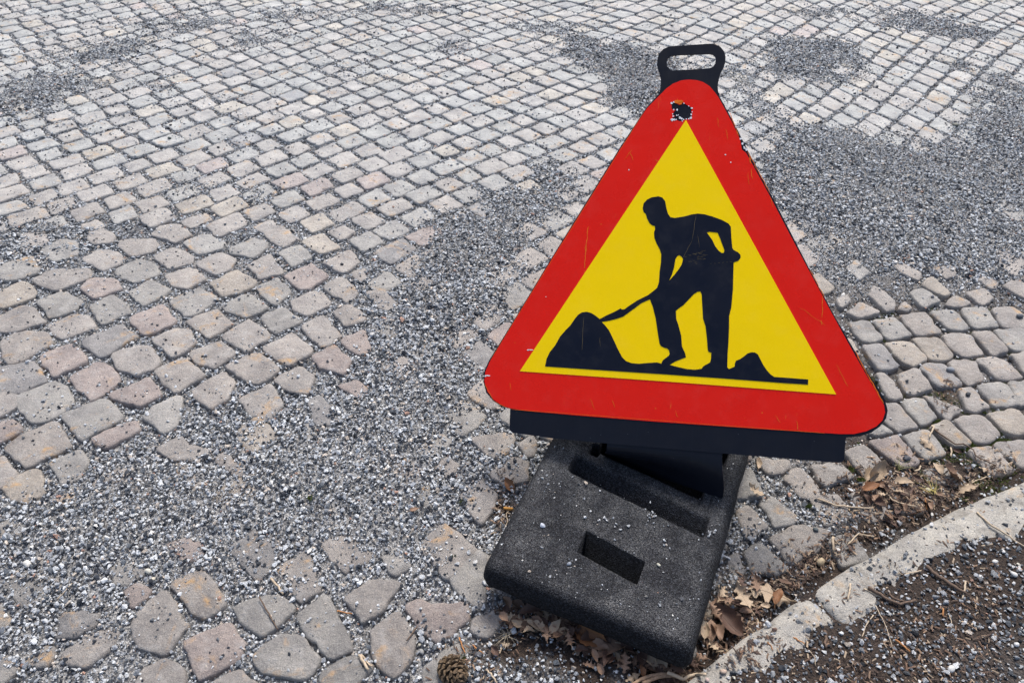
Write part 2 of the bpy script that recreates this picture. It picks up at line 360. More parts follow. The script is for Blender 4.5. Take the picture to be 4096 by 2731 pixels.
S6 = ((3000,1000),1.742, [
[(1110,290),(1200,260),(1330,350),(1210,395)],[(1200,240),(1260,180),(1390,300),(1350,330)],[(1010,100),(1060,85),(1190,150),(1180,210),(1060,150)],[(1290,120),(1340,85),(1430,110),(1440,170),(1370,190)],
[(1510,290),(1640,260),(1700,320),(1630,380)],[(1600,200),(1640,175),(1740,230),(1680,270)],[(1760,240),(1830,210),(1930,230),(1930,330)],[(1365,375),(1440,305),(1530,365),(1420,390)],[(1040,410),(1080,360),(1115,400),(1090,425)],
[(1140,395),(1170,380),(1215,415),(1170,430)],[(830,310),(870,250),(1000,340),(1000,410),(950,420)],[(690,430),(770,360),(900,430),(760,470)],[(600,340),(680,310),(700,350),(640,390)],[(670,120),(740,70),(830,150),(760,200)],
[(780,10),(860,0),(980,60),(960,100),(860,60)],[(690,500),(840,485),(930,610),(800,645)],[(860,485),(1020,465),(1125,590),(960,630)],[(1045,450),(1220,430),(1335,570),(1160,600)],[(1265,425),(1430,410),(1525,540),(1400,565)],
[(1480,405),(1640,390),(1725,520),(1570,545)],[(1690,400),(1830,390),(1930,470),(1940,540),(1780,540)],[(790,660),(920,645),(1035,805),(900,840)],[(940,650),(1110,625),(1240,775),(1090,815)],[(1140,610),(1330,600),(1435,745),(1270,765)],
[(1345,590),(1530,570),(1615,715),(1440,740)],[(1550,570),(1700,565),(1800,700),(1680,735)],[(1715,555),(1909,545),(1960,690),(1815,705)],[(1820,720),(1950,700),(2010,850),(1930,860)],[(1040,860),(1160,815),(1265,960),(1100,1010)],
[(1170,800),(1370,785),(1490,930),(1330,950)],[(1385,760),(1560,750),(1645,900),(1500,935)],[(1585,755),(1770,745),(1905,890),(1740,905)],[(890,855),(960,850),(1065,1030),(980,1040)],[(1210,1010),(1300,1030),(1500,1110),(1380,1170)],
[(1460,960),(1540,960),(1660,1090),(1520,1130)],[(1590,930),(1780,910),(1870,1060),(1710,1090)],[(1800,910),(1930,895),(1990,1050),(1890,1070)],[(1060,1040),(1200,1020),(1310,1180),(1180,1225)],[(950,1060),(1040,1055),(1160,1220),(1010,1260),(930,1170)],
[(1240,1220),(1370,1185),(1560,1350),(1430,1370)],[(1420,1165),(1610,1135),(1755,1290),(1590,1345)],[(1660,1140),(1860,1100),(2000,1240),(1820,1290)],[(835,1320),(1040,1280),(1190,1460),(1060,1500)],[(1065,1290),(1240,1240),(1360,1410),(1215,1455)],
[(840,1270),(920,1190),(985,1260),(900,1290)],[(1500,1380),(1700,1365),(1850,1530),(1700,1568)],[(1690,1340),(1909,1305),(2000,1480),(1890,1500)],[(660,1400),(790,1355),(930,1480),(800,1568)],[(420,1490),(640,1480),(720,1568),(500,1640)],[(50,1440),(270,1460),(260,1540),(120,1550)]])
S9 = ((2800,1600),1.3866, [
[(450,420),(560,370),(660,460),(655,530),(570,540)],[(600,350),(760,345),(870,460),(720,500)],[(325,570),(400,530),(540,640),(530,670),(410,695)],[(200,610),(260,580),(380,690),(260,765)],
[(385,770),(560,685),(720,720),(620,850),(500,900)],[(230,850),(340,790),(490,930),(420,960),(270,950)],[(150,870),(225,840),(250,940),(180,1030)],[(170,780),(215,790),(200,820),(160,850)],[(1250,390),(1390,370),(1460,430),(1420,470),(1280,450)]])

stones = []      # (polygon Nx2, traced?)
cents = []
for org, s, polys in (S4, S7, S8, S6, S9, S5):
    for P in polys:
        Q = np.array([v[:2] for v in gnds(org, s, P)])   # in metres, in plan
        cx = Q.mean(0)
        if any(np.hypot(*(cx-c0)) < .052 for c0 in cents): continue
        stones.append((Q, True)); cents.append(cx)
# rows of setts laid by rule elsewhere: diagonal rows, and turned rows right of the sign
bA, bB = gnd(3350,1235)[:2], gnd(4096,1165)[:2]
def domain2(p):
    yb = bA[1] + (p[0]-bA[0])*(bB[1]-bA[1])/(bB[0]-bA[0])
    return p[0] > .50 and p[1] < yb
def warp1(s, t):
    A = np.array([math.cos(R(45)), math.sin(R(45))]); B = np.array([math.cos(R(134)), math.sin(R(134))])
    p = s*A + t*B
    p = p + A*(.34*(t-1.7)*float(sstep(.2, 1.7, p[0])))
    p = p + .045*np.array([math.sin(p[1]*2.3+.6), math.sin(p[0]*2.0+p[1]*.8)])
    return p
def warp2(s, t):
    p = s*np.array([math.cos(R(12)), math.sin(R(12))]) + t*np.array([math.cos(R(96)), math.sin(R(96))])
    return p + .02*np.array([math.sin(p[1]*3), math.sin(p[0]*2.6+1)])
cell = {}
def cadd(c0): cell.setdefault((int(c0[0]//.15), int(c0[1]//.15)), []).append(c0)
for c0 in cents: cadd(c0)
def near(c0, r):
    i, j = int(c0[0]//.15), int(c0[1]//.15)
    return any(np.hypot(*(c0-q)) < r for a in (-1,0,1) for b_ in (-1,0,1) for q in cell.get((i+a, j+b_), []))
gen = []
for dom, warp, pitch, l0, l1 in ((1, warp1, .117, .094, .128), (2, warp2, .102, .078, .108)):
    for j in range(-45, 75):
        t0 = j*pitch; s = -6 + random.random()*.1; hgt = pitch
        while s < 9:
            L = random.uniform(l0, l1)
            g = random.uniform(.0050, .0092); g2 = random.uniform(.0050, .0098)
            q = [(s+g, t0+g2), (s+L-g, t0+g2), (s+L-g, t0+hgt-g2), (s+g, t0+hgt-g2)]
            s += L
            c0 = warp(s-L/2, t0+hgt/2)
            if not (-4.4 < c0[0] < 4.4 and .1 < c0[1] < 6.0): continue
            if (dom == 2) != bool(domain2(c0)): continue
            d_, _ = kd(np.array([c0[0]]), np.array([c0[1]]))
            if d_[0] > -.045: continue
            if near(c0, .083): continue
            Q = np.array([warp(a+random.gauss(0,.0036), b_+random.gauss(0,.0036)) for a, b_ in q])
            if near(c0, .10): Q = c0 + (Q-c0)*.84
            gen.append((Q, False)); 
stones += gen

def chaikin(P, k=1, r=.22):
    for _ in range(k):
        Q = []
        n = len(P)
        for i in range(n):
            a, b_ = P[i], P[(i+1) % n]; Q += [a*(1-r)+b_*r, a*r+b_*(1-r)]
        P = np.array(Q)
    return P
def resamp_closed(P, n):
    P2 = np.vstack([P, P[:1]]); return resample(P2, n+1)[:-1]
def area(P):
    x, y = P[:,0], P[:,1]; return .5*np.sum(x*np.roll(y,-1)-y*np.roll(x,-1))

# raster of stone tops (4 mm) for the grit to lie on
X0, X1, Y0, Y1, DX = -3.8, 3.8, .28, 5.5, .004
NX, NY = int((X1-X0)/DX), int((Y1-Y0)/DX)
top = np.full((NY, NX), -.05, np.float32)
def inpoly_sd(P, x, y):
    # signed distance-ish: min over edges of inward distance (convex enough)
    inside = np.zeros(x.shape, bool); dmin = np.full(x.shape, 1e9)
    n = len(P); j = n-1
    for i in range(n):
        xi, yi = P[i]; xj, yj = P[j]
        c_ = ((yi > y) != (yj > y)) & (x < (xj-xi)*(y-yi)/(yj-yi+1e-12)+xi)
        inside ^= c_
        dx, dy = xj-xi, yj-yi; t = np.clip(((x-xi)*dx+(y-yi)*dy)/(dx*dx+dy*dy+1e-12), 0, 1)
        dmin = np.minimum(dmin, np.hypot(x-xi-t*dx, y-yi-t*dy)); j = i
    return np.where(inside, dmin, -dmin)
PALETTE = [((.415,.41,.395), 5), ((.425,.415,.395), 4), ((.405,.415,.405), 5), ((.42,.382,.366), 1.2), ((.38,.39,.38), 2), ((.46,.44,.395), 1.6), ((.345,.355,.36), .8)]
def stone_color(c0):
    # reddish granite is commoner low on the left, grey towards the back
    back = float(sstep(1.6, 3.2, c0[1])); left = float(sstep(.5, -.6, c0[0]))
    wts = [p[1] for p in PALETTE]; wts[3] *= (1+2.5*(1-back)*left)*(1-.75*back); wts[1] *= (1+.8*(1-back)); wts[3] *= 1+1.2*(1-float(sstep(.6, 1.0, c0[1]))); wts[6] *= (1-.6*back)
    c = np.array(random.choices([p[0] for p in PALETTE], wts)[0])
    c = c*random.uniform(.92, 1.08)
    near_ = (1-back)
    c = c*(.94 - .24*near_ - .13*float(sstep(1.5, .8, c0[1]))) * np.array([1+.01*near_, 1-.055*near_, 1.015-.10*near_])  # near stones browner; grazing sheen of far ones painted in as a paler tint
    return c
def offset_poly(P, d):
    if area(P) < 0: P = P[::-1]
    n = len(P); out = []
    for i in range(n):
        a, b_, c_ = P[i-1], P[i], P[(i+1) % n]
        e1 = (b_-a)/max(np.hypot(*(b_-a)), 1e-9); e2 = (c_-b_)/max(np.hypot(*(c_-b_)), 1e-9)
        n1 = np.array([e1[1], -e1[0]]); n2 = np.array([e2[1], -e2[0]]); m = n1+n2; L = m@m
        m = m*(2/max(L, 1.0)); out.append(b_+m*d*.5*min(2.0, 1.0)*1.0 if False else b_+m*d)
    return np.array(out)
TRC = [(Q, Q.mean(0)) for Q, tr in stones if tr]
def clip_half(P, n, lim):
    out = []; m = len(P)
    for i in range(m):
        a, b_ = P[i], P[(i+1) % m]; da, db = a@n-lim, b_@n-lim
        if da <= 0: out.append(a)
        if da*db < 0: out.append(a+(b_-a)*(da/(da-db)))
    return np.array(out) if len(out) > 2 else P
def clip_neighbours(Q, Q0, c0):
    for Qj, cj in TRC:
        d = cj-c0; L = np.hypot(*d)
        if L < 1e-6 or L > .22: continue
        n = d/L; hi = (Q0@n).max(); lo = (Qj@n).min()
        if lo < hi-.012: continue
        Q = clip_half(Q, n, (hi+lo)/2-.0028)
    return Q
def profile(d):      # height below crown as a function of the distance to the edge
    return -.0050*(1-np.clip(d/.0050, 0, 1))**2 - .0013*(1-np.clip(d/.026, 0, 1))**2
data = []
for Q, tr in stones:
    if area(Q) < 0: Q = Q[::-1]
    c0 = Q.mean(0)
    if tr:
        e = np.linalg.norm(Q-c0, axis=1, keepdims=True); Q0 = Q
        grow = .0044 if c0[0] > .55 else (.0075 if c0[1] < 1.12 and c0[0] < .2 else .0050)
        Q = clip_neighbours(offset_poly(Q, grow), Q0, c0)
    P = chaikin(Q, 2, .075) if len(Q) < 6 else chaikin(Q, 1, .10)
    P = resamp_closed(P, 30)
    e = P-c0; nr = np.linalg.norm(e, axis=1, keepdims=True)
    P = c0 + e*(1 + (fbm(P[:,0]*1.0, P[:,1]*1.0, .024, 3, 5)[:,None]-.5)*.0078/nr*2)
    zc = random.gauss(0, .0014) + (.001 if tr else 0)
    if c0[1] > 3: zc *= .8
    tx, ty = random.gauss(0, .010), random.gauss(0, .010)
    data.append(dict(P=P, c=c0, z=zc, t=(tx, ty), tr=tr))
    xa, xb = int((P[:,0].min()-X0)/DX)-1, int((P[:,0].max()-X0)/DX)+2
    ya, yb = int((P[:,1].min()-Y0)/DX)-1, int((P[:,1].max()-Y0)/DX)+2
    if xb < 0 or yb < 0 or xa >= NX or ya >= NY: continue
    xa, ya, xb, yb = max(xa,0), max(ya,0), min(xb,NX), min(yb,NY)
    gx, gy = np.meshgrid(X0+(np.arange(xa,xb)+.5)*DX, Y0+(np.arange(ya,yb)+.5)*DX)
    sd_ = inpoly_sd(P, gx, gy)
    h = zc + tx*(gx-c0[0]) + ty*(gy-c0[1]) + profile(sd_)
    h = np.where(sd_ > 0, h, -.05).astype(np.float32)
    top[ya:yb, xa:xb] = np.maximum(top[ya:yb, xa:xb], h)

# ------------------------------------------------------------------ how thick the loose gravel lies (blobs surveyed on the photo, 2352 px wide print)
BL = [ # x, y, rx, ry, strength
(650,1080,230,110,1.25),(350,1160,260,110,1.1),(120,1230,200,110,.95),(850,1130,170,110,1.1),(930,990,150,100,1.1),(1000,880,120,90,1.05),(960,760,110,80,1.0),
(1060,680,120,80,1.1),(1110,560,120,70,1.1),(1180,480,100,60,.9),(1010,600,80,50,.6),(1270,420,80,60,.55),(1040,510,80,30,.75),(880,860,80,60,.6),(780,960,110,60,.7),(830,650,45,70,.42),(560,990,110,40,.6),
(100,1340,170,100,.95),(230,1420,150,70,.75),(40,1480,110,90,1.0),(400,1280,170,60,.75),(560,1180,150,60,.9),(700,1200,200,60,.8),(860,1230,130,60,.85),(960,1280,120,50,.6),(1030,1130,90,60,.7),(640,1330,140,60,.45),(820,1310,60,40,.4),
(1900,340,130,60,1.1),(2040,380,170,70,1.15),(2200,400,180,80,1.15),(2340,360,120,90,1.1),(1840,450,120,70,1.05),(1960,490,160,70,1.2),(2120,510,170,70,1.2),(2280,540,150,60,1.1),(2000,570,110,40,.9),(1800,380,60,50,.7),(1900,600,70,40,.6),(2150,590,130,30,.75),(2260,610,80,35,.6),(2350,290,60,60,.7),
(1480,160,90,28,.95),(1400,130,80,25,.85),(1330,110,70,20,.7),(1530,230,70,30,.9),(1600,240,60,30,.8),(1460,220,50,40,.65),(1840,140,85,34,.85),(1930,105,40,16,.5),(1700,180,40,30,.5),(1250,65,90,16,.55),(1750,250,50,30,.5),
(130,190,90,30,.52),(60,240,90,30,.5),(230,120,90,22,.55),(420,50,90,18,.5),(560,90,100,22,.42),(330,200,80,24,.42),(700,35,120,14,.5),(900,20,120,12,.5),(1050,110,100,18,.4),(2080,45,80,18,.6),(2200,70,60,18,.5),(2330,200,40,40,.6),(2200,150,30,16,.4),(1880,30,60,12,.45),
(40,560,110,50,.75),(200,540,60,30,.35),(440,430,80,26,.4),(600,450,60,24,.35),(860,150,120,20,.35),(140,470,70,24,.4),
(1940,1190,110,45,.95),(1850,1130,50,30,.5),(2060,1120,110,40,.55),(2200,1080,60,30,.4),(1720,1230,40,60,.5),(1700,1350,80,60,.6),(1240,1180,35,60,.5),(1150,1060,60,40,.45),
(1080,1380,60,40,.5),(1250,1545,140,55,1.15),(1420,1560,150,60,1.1),(1120,1540,60,40,.6),(700,1440,60,40,.35),(950,1440,50,50,.4),(820,1530,60,40,.45),(560,1500,70,50,.35),(1020,1440,40,50,.35),(300,1560,60,30,.4),
(1300,1450,120,60,.9),(1480,1480,120,60,1.0)]
_b = []
for x, y, rx, ry, s in BL:
    k = 4096/2352; c0 = gnd(x*k, y*k)[:2]
    ax = abs(gnd((x+rx)*k, y*k)[0]-c0[0]); ay = abs(gnd(x*k, (y-ry)*k)[1]-gnd(x*k, (y+ry)*k)[1])/2
    if y < 330 and s < 1.0: s *= 1.30; ax *= 1.35; ay *= 1.5
    elif s < .62: s *= 1.22
    _b.append((c0[0], c0[1], ax, ay, s))
def cover(x, y):
    inv = np.ones(np.shape(x)); mx = np.zeros(np.shape(x)); sm = np.zeros(np.shape(x))
    for cx, cy, ax, ay, s in _b:
        g = s*np.exp(-(((x-cx)/ax)**2+((y-cy)/ay)**2)*1.05)
        mx = np.maximum(mx, g); sm = sm + g
    c = np.minimum(1.35, .65*mx+.35*sm)
    n = fbm(x, y, .16, 3, 3); n2 = fbm(x, y, .7, 2, 9)
    c = c*(1-.16*sstep(1.15, .95, np.asarray(y))*sstep(.3, .1, np.asarray(x)))
    amp = .25+.75*sstep(.08, .5, c) + .35*sstep(2.6, 3.6, np.asarray(y))
    return c*(.80+.40*n) + ((n-.5)*.42 + (n2-.5)*.18)*amp
def level(x, y):
    c = cover(x, y)
    right = sstep(.55, .8, np.asarray(x))*sstep(2.1, 1.7, np.asarray(y))
    return -.0085 - .0050*right - .0010*sstep(1.8, 1.4, np.asarray(y))*(1-right) + .0138*np.clip(c, -.2, 1.4) + (fbm(x, y, .03, 2, 21)-.5)*.0035

# coarse tables for speed, then sample
gx = X0+(np.arange(0, NX, 3)+.5)*DX; gy = Y0+(np.arange(0, NY, 3)+.5)*DX
GX, GY = np.meshgrid(gx, gy)
LEV = level(GX, GY); COV = cover(GX, GY); KDD, KAL = kd(GX, GY)
def samp(T, x, y, step=3):
    i = np.clip(((x-X0)/DX/step).astype(int), 0, T.shape[1]-1); j = np.clip(((y-Y0)/DX/step).astype(int), 0, T.shape[0]-1)
    return T[j, i]
def dirtf(x, y):   # brown soil and litter collects in the gutter by the kerb and round the rubber foot
    d, _ = kd(x, y)
    g = np.exp(-((d+.04)/.085)**2)*sstep(-.05, .25, np.asarray(x)) * .9
    g = np.maximum(g, .55*sstep(.55, .8, np.asarray(x))*sstep(2.1, 1.7, np.asarray(y))*sstep(.3, .1, cover(x, y)))
    for px_, py_, r_ in ((2050,1110,.20),(1500,1520,.17),(1360,1490,.15),(1220,1470,.10),(1270,1420,.10),(1160,1170,.05),(1760,1340,.09),(2150,1040,.12)):
        c0 = gnd(px_*4096/2352, py_*4096/2352); g = np.maximum(g, .95*np.exp(-(((x-c0[0])**2+(y-c0[1])**2)/r_**2)))
    return np.clip(g*(.45+1.1*fbm(x, y, .05, 3, 31)), 0, 1)

# ---- ground far around
gm = mesh_obj('ground', [(-60,-60,-.055),(60,-60,-.055),(60,60,-.055),(-60,60,-.055)], [(0,1,2,3)], mat_far()); tag(gm, kind='structure')
# ---- sandy bed between the stones
def sheet(name, x0, x1, y0, y1, st, fz, fd, mat, mask=None):
    xs = np.arange(x0, x1+st/2, st); ys = np.arange(y0, y1+st/2, st); A, B = np.meshgrid(xs, ys)
    Z = fz(A, B); n, m = A.shape
    V = np.c_[A.ravel(), B.ravel(), Z.ravel()]
    idx = np.arange(n*m).reshape(n, m); F = np.stack([idx[:-1,:-1], idx[:-1,1:], idx[1:,1:], idx[1:,:-1]], -1).reshape(-1, 4)
    if mask is not None:
        mk = mask(A, B); keep = (mk[:-1,:-1] | mk[1:,1:] | mk[:-1,1:] | mk[1:,:-1]).ravel(); F = F[keep]
    me = bpy.data.meshes.new(name); me.vertices.add(len(V)); me.vertices.foreach_set('co', V.astype(np.float32).ravel())
    me.loops.add(len(F)*4); me.loops.foreach_set('vertex_index', F.astype(np.int32).ravel())
    me.polygons.add(len(F)); me.polygons.foreach_set('loop_start', np.arange(0, len(F)*4, 4, dtype=np.int32))
    me.polygons.foreach_set('use_smooth', np.ones(len(F), bool))
    me.update(); me.validate()
    at = me.attributes.new('dirt', 'FLOAT', 'POINT'); at.data.foreach_set('value', fd(A, B).astype(np.float32).ravel())
    me.materials.append(mat); o = bpy.data.objects.new(name, me); COL.objects.link(o); return o
bed = sheet('paving_bed', -4.4, 4.4, .1, 6.0, .014, lambda x, y: level(x, y)-.0034, dirtf, M_BED); tag(bed, kind='structure')

# ---- the setts
pave = empty('cobblestone_pavement'); tag(pave, kind='structure')
def stone_geo(S):
    P, c0, zc, (tx, ty) = S['P'], S['c'], S['z'], S['t']
    n = len(P); V = []; F = []
    e = P-c0; nr = np.linalg.norm(e, axis=1, keepdims=True); u = e/nr
    rings = [(-.001, -.055), (0, -.011), (.0008, None), (.003, None), (.0065, None), (.015, None), (.028, None)]
    for ins, z in rings:
        ins_ = np.minimum(ins, nr*.7)
        Q = c0 + u*(nr-ins_)
        if z is None:
            zz = zc + tx*(Q[:,0]-c0[0]) + ty*(Q[:,1]-c0[1]) + profile(ins) + (fbm(Q[:,0], Q[:,1], .018, 2, 77)-.5)*.0030
        else: zz = np.full(n, z+zc) + tx*(Q[:,0]-c0[0]) + ty*(Q[:,1]-c0[1])
        V += [(a[0], a[1], b_) for a, b_ in zip(Q, zz)]
    V.append((c0[0], c0[1], zc + (random.random()-.5)*.002))
    for k in range(len(rings)-1):
        for i in range(n):
            j = (i+1) % n; F.append((k*n+i, k*n+j, (k+1)*n+j, (k+1)*n+i))
    k = len(rings)-1
    for i in range(n): F.append((k*n+i, k*n+(i+1) % n, len(V)-1))
    return V, F
def to_px(p):
    d = np.array([p[0], p[1], 0])-EYE; z = d@FW; return (2048+FPX*(d@RT)/z, 1365.5-FPX*(d@UP)/z)
def in_view(p, m=60):
    x, y = to_px(p); return -m < x < 4096+m and -m < y < 2731+m
for S in data:
    S['dist'] = math.hypot(S['c'][0], S['c'][1]); S['vis'] = in_view(S['c'])
    d_, _ = kd(S['c'][:1], S['c'][1:2]); 
order = sorted(range(len(data)), key=lambda i: (not data[i]['vis'], data[i]['dist']))
single = set(order[:300])
VV, FF, CC = [], [], []
for i, S in enumerate(data):
    V, F = stone_geo(S); col = stone_color(S['c'])
    if i in single:
        V0 = [(v[0]-S['c'][0], v[1]-S['c'][1], v[2]) for v in V]
        o = mesh_obj('cobblestone', V0, F, M_STONE, pave, True); o.location = (S['c'][0], S['c'][1], 0)
        set_tint(o.data, [(*col, 1)]*len(V0))
    else:
        k = len(VV); VV += V; FF += [tuple(a+k for a in f) for f in F]; CC += [(*col, 1)]*len(V)
o = mesh_obj('cobblestones', VV, FF, M_STONE, pave, True); set_tint(o.data, CC); o['kind'] = 'stuff'

# ------------------------------------------------------------------ kerb and footpath
def kerb_frame(s_arr):
    d = np.r_[0, np.cumsum(np.linalg.norm(np.diff(KS, axis=0), axis=1))]
    p = np.c_[np.interp(s_arr, d, KS[:,0]), np.interp(s_arr, d, KS[:,1])]
    q = np.c_[np.interp(s_arr+.02, d, KS[:,0]), np.interp(s_arr+.02, d, KS[:,1])]
    t = q-p; t /= np.maximum(np.linalg.norm(t, axis=1, keepdims=True), 1e-9)
    nrm = np.c_[t[:,1], -t[:,0]]
    chk, _ = kd((p+nrm*.05)[:,0], (p+nrm*.05)[:,1])
    nrm *= np.sign(np.median(chk))
    return p, t, nrm
KLEN = float(np.sum(np.linalg.norm(np.diff(KS, axis=0), axis=1)))
jp = gnd(3222, 2352, KZ)[:2]; _, ja = kd(np.array([jp[0]]), np.array([jp[1]])); JS = float(ja[0])
kerb = empty('granite_kerb'); tag(kerb, kind='structure')
KW = .15
def kerb_stone(s0, s1):
    n = max(8, int((s1-s0)/.012)); ss = np.linspace(s0, s1, n); p, t, nr = kerb_frame(ss)
    prof = [(0,-.12),(.0,.020),(.002,.036),(.006,.048),(.014,.055),(.026,KZ),(.045,KZ+.001),(.07,KZ+.001),(.10,KZ),(.125,KZ-.001),(.142,KZ-.006),(.15,KZ-.02),(.15,-.12)]
    V = []; F = []
    for i in range(n):
        e = min(ss[i]-s0, s1-ss[i]); er = max(0, 1-e/.006)
        for off, z in prof:
            off2 = KW/2 + (off-KW/2)*(1-.006*er*er); q = p[i]+nr[i]*off2
            nz = (float(fbm(q[0:1], q[1:2], .035, 4, 50)[0])-.5)*.013
            wob = (float(fbm(q[0:1]*1.0, q[1:2]+z*3, .07, 3, 51)[0])-.5)*.012 if off < .02 or off > .13 else 0
            zz = z + (nz if z > 0 else 0) - .005*er**2*(1 if z > 0 else 0)
            q = q+nr[i]*wob; V.append((q[0], q[1], zz))
    m = len(prof)
    for i in range(n-1):
        for k in range(m-1): F.append((i*m+k, i*m+k+1, (i+1)*m+k+1, (i+1)*m+k))
    F.append(tuple(range(m))); F.append(tuple(reversed(range((n-1)*m, n*m))))
    o = mesh_obj('kerb_stone', V, F, M_KERB, kerb, True)
    bm = bmesh.new(); bm.from_mesh(o.data); bmesh.ops.recalc_face_normals(bm, faces=bm.faces); bm.to_mesh(o.data); bm.free()
    return o
kerb_stone(JS+.003, min(KLEN-.01, JS+1.05)); kerb_stone(max(.01, JS-1.15), JS-.003)
if JS-1.18 > .2: kerb_stone(.01, JS-1.18)

def fp_level(x, y):
    d, a = kd(x, y)
    n = fbm(x, y, .09, 4, 61); n2 = fbm(x, y, .25, 2, 62)
    # soil creeps over the back of the kerb; more of it towards the lower left, bare stone to the right
    k = sstep(.55, 1.25, np.asarray(x))
    edge = .056 + .052*k + (n-.5)*.15 + (n2-.5)*.07
    jn = np.exp(-((a-JS)/.030)**2)*sstep(.0, .02, d)
    z = KZ - .004 + .0095*np.tanh((d-edge)/.018) + (fbm(x, y, .02, 2, 63)-.5)*.003
    z = z + jn*.006
    z = np.where(d < .012, KZ-.03 + 0*z, z)
    z = np.where((np.abs(a-JS) < .03) & (d > -.002), np.maximum(z, KZ-.006), z)
    return z
def fp_dirt(x, y):
    g = 1.0 + .8*(fbm(x, y, .22, 3, 71)-.5)
    g = g - .6*sstep(1.05, 1.6, np.asarray(x)+.5*(1.0-np.asarray(y)))
    return np.clip(g, 0, .92)
fpth = sheet('footpath', 0.1, 4.4, -.6, 3.0, .012, lambda x, y: fp_level(x, y)-.001, fp_dirt, M_BED, mask=lambda x, y: kd(x, y)[0] > .012)
tag(fpth, kind='structure')

# ------------------------------------------------------------------ loose gravel: grains on points
def grain_protos(n=9):
    c_ = bpy.data.collections.new('gravel_grains')
    rg = np.random.default_rng(5)
    for k in range(n):
        pts = rg.normal(size=(13, 3)); pts /= np.linalg.norm(pts, axis=1, keepdims=True); pts *= rg.uniform(.8, 1.08, (13,1))
        pts *= np.array([1.22, .95, .74])
        bm = bmesh.new(); vs = [bm.verts.new(p) for p in pts]; bmesh.ops.convex_hull(bm, input=vs)
        for v in [v for v in bm.verts if not v.link_faces]: bm.verts.remove(v)
        me = bpy.data.meshes.new('grain'); bm.to_mesh(me); bm.free(); me.materials.append(M_GRAIN)
        o = bpy.data.objects.new('grain_%02d' % k, me); c_.objects.link(o)
    return c_
GR = grain_protos()
def grain_tree():
    t = bpy.data.node_groups.new('scatter grains', 'GeometryNodeTree')
    t.interface.new_socket('Geometry', in_out='INPUT', socket_type='NodeSocketGeometry'); t.interface.new_socket('Geometry', in_out='OUTPUT', socket_type='NodeSocketGeometry')
    N = t.nodes; gi = N.new('NodeGroupInput'); go = N.new('NodeGroupOutput')
    ci = N.new('GeometryNodeCollectionInfo'); ci.inputs['Collection'].default_value = GR; ci.inputs['Separate Children'].default_value = True; ci.inputs['Reset Children'].default_value = True
    ip = N.new('GeometryNodeInstanceOnPoints'); ip.inputs['Pick Instance'].default_value = True
    def na(name, typ):
        a = N.new('GeometryNodeInputNamedAttribute'); a.data_type = typ; a.inputs['Name'].default_value = name; return [o_ for o_ in a.outputs if o_.enabled][0]
    e2r = N.new('FunctionNodeEulerToRotation')
    t.links.new(gi.outputs[0], ip.inputs['Points']); t.links.new(ci.outputs[0], ip.inputs['Instance'])
    t.links.new(na('kind_index', 'INT'), ip.inputs['Instance Index'])
    t.links.new(na('rot', 'FLOAT_VECTOR'), e2r.inputs[0]); t.links.new(e2r.outputs[0], ip.inputs['Rotation'])
    t.links.new(na('size', 'FLOAT'), ip.inputs['Scale'])
    t.links.new(ip.outputs[0], go.inputs[0])
    return t
GT = grain_tree()
def grain_colors(n, warm=0.0):
    r = RNG.random(n); j = RNG.uniform(.82, 1.2, (n,1))
    base = np.empty((n,3))
    lev = [(.20,(.036,.042,.054)),(.38,(.115,.13,.15)),(.62,(.33,.35,.38)),(.925,(.62,.645,.67)),(.965,(.58,.51,.44)),(.973,(.42,.26,.20)),(1.01,(.80,.79,.76))]
    lo = 0
    for hi, c in lev:
        m = (r >= lo) & (r < hi); base[m] = c; lo = hi
    base *= j
    if warm: base = base*(1-warm) + warm*base*np.array([1.0,.82,.66])
    return np.c_[np.clip(base, 0, 1), np.ones(n)]
def grains(name, P, size, label, cat, cols=None, flat=True):
    n = len(P); me = bpy.data.meshes.new(name); me.vertices.add(n); me.vertices.foreach_set('co', P.astype(np.float32).ravel())
    rot = np.c_[RNG.normal(0, .38 if flat else 1.5, n), RNG.normal(0, .38 if flat else 1.5, n), RNG.uniform(0, 6.28, n)]
    a = me.attributes.new('rot', 'FLOAT_VECTOR', 'POINT'); a.data.foreach_set('vector', rot.astype(np.float32).ravel())
    a = me.attributes.new('size', 'FLOAT', 'POINT'); a.data.foreach_set('value', size.astype(np.float32))
    a = me.attributes.new('kind_index', 'INT', 'POINT'); a.data.foreach_set('value', RNG.integers(0, 9, n).astype(np.int32))
    a = me.attributes.new('tint', 'FLOAT_COLOR', 'POINT'); a.data.foreach_set('color', (grain_colors(n) if cols is None else cols).astype(np.float32).ravel())
    o = bpy.data.objects.new(name, me); COL.objects.link(o); md = o.modifiers.new('grains', 'NODES'); md.node_group = GT
    me.materials.append(M_GRAIN)
    return tag(o, label, cat, kind='stuff')
def frustum_mask(x, y, m=320):
    dz = -CAM_H; z = y*FW[1]+dz*FW[2]; px_ = 2048+FPX*x/z; py_ = 1365.5-FPX*(y*UP[1]+dz*UP[2])/z
    return (z > 0) & (px_ > -m) & (px_ < 4096+m) & (py_ > -m) & (py_ < 2731+m)
# footprint of the rubber foot (plan)
BZ = .11
_l2, _b2 = gnd(1930,2265,BZ)[:2], gnd(2770,2600,BZ)[:2]
BU = (_b2-_l2)/np.linalg.norm(_b2-_l2); BV = np.array([-BU[1], BU[0]]); BW, BLn = .4155, .80
def base_uv(x, y): return (x-_l2[0])*BU[0]+(y-_l2[1])*BU[1], (x-_l2[0])*BV[0]+(y-_l2[1])*BV[1]

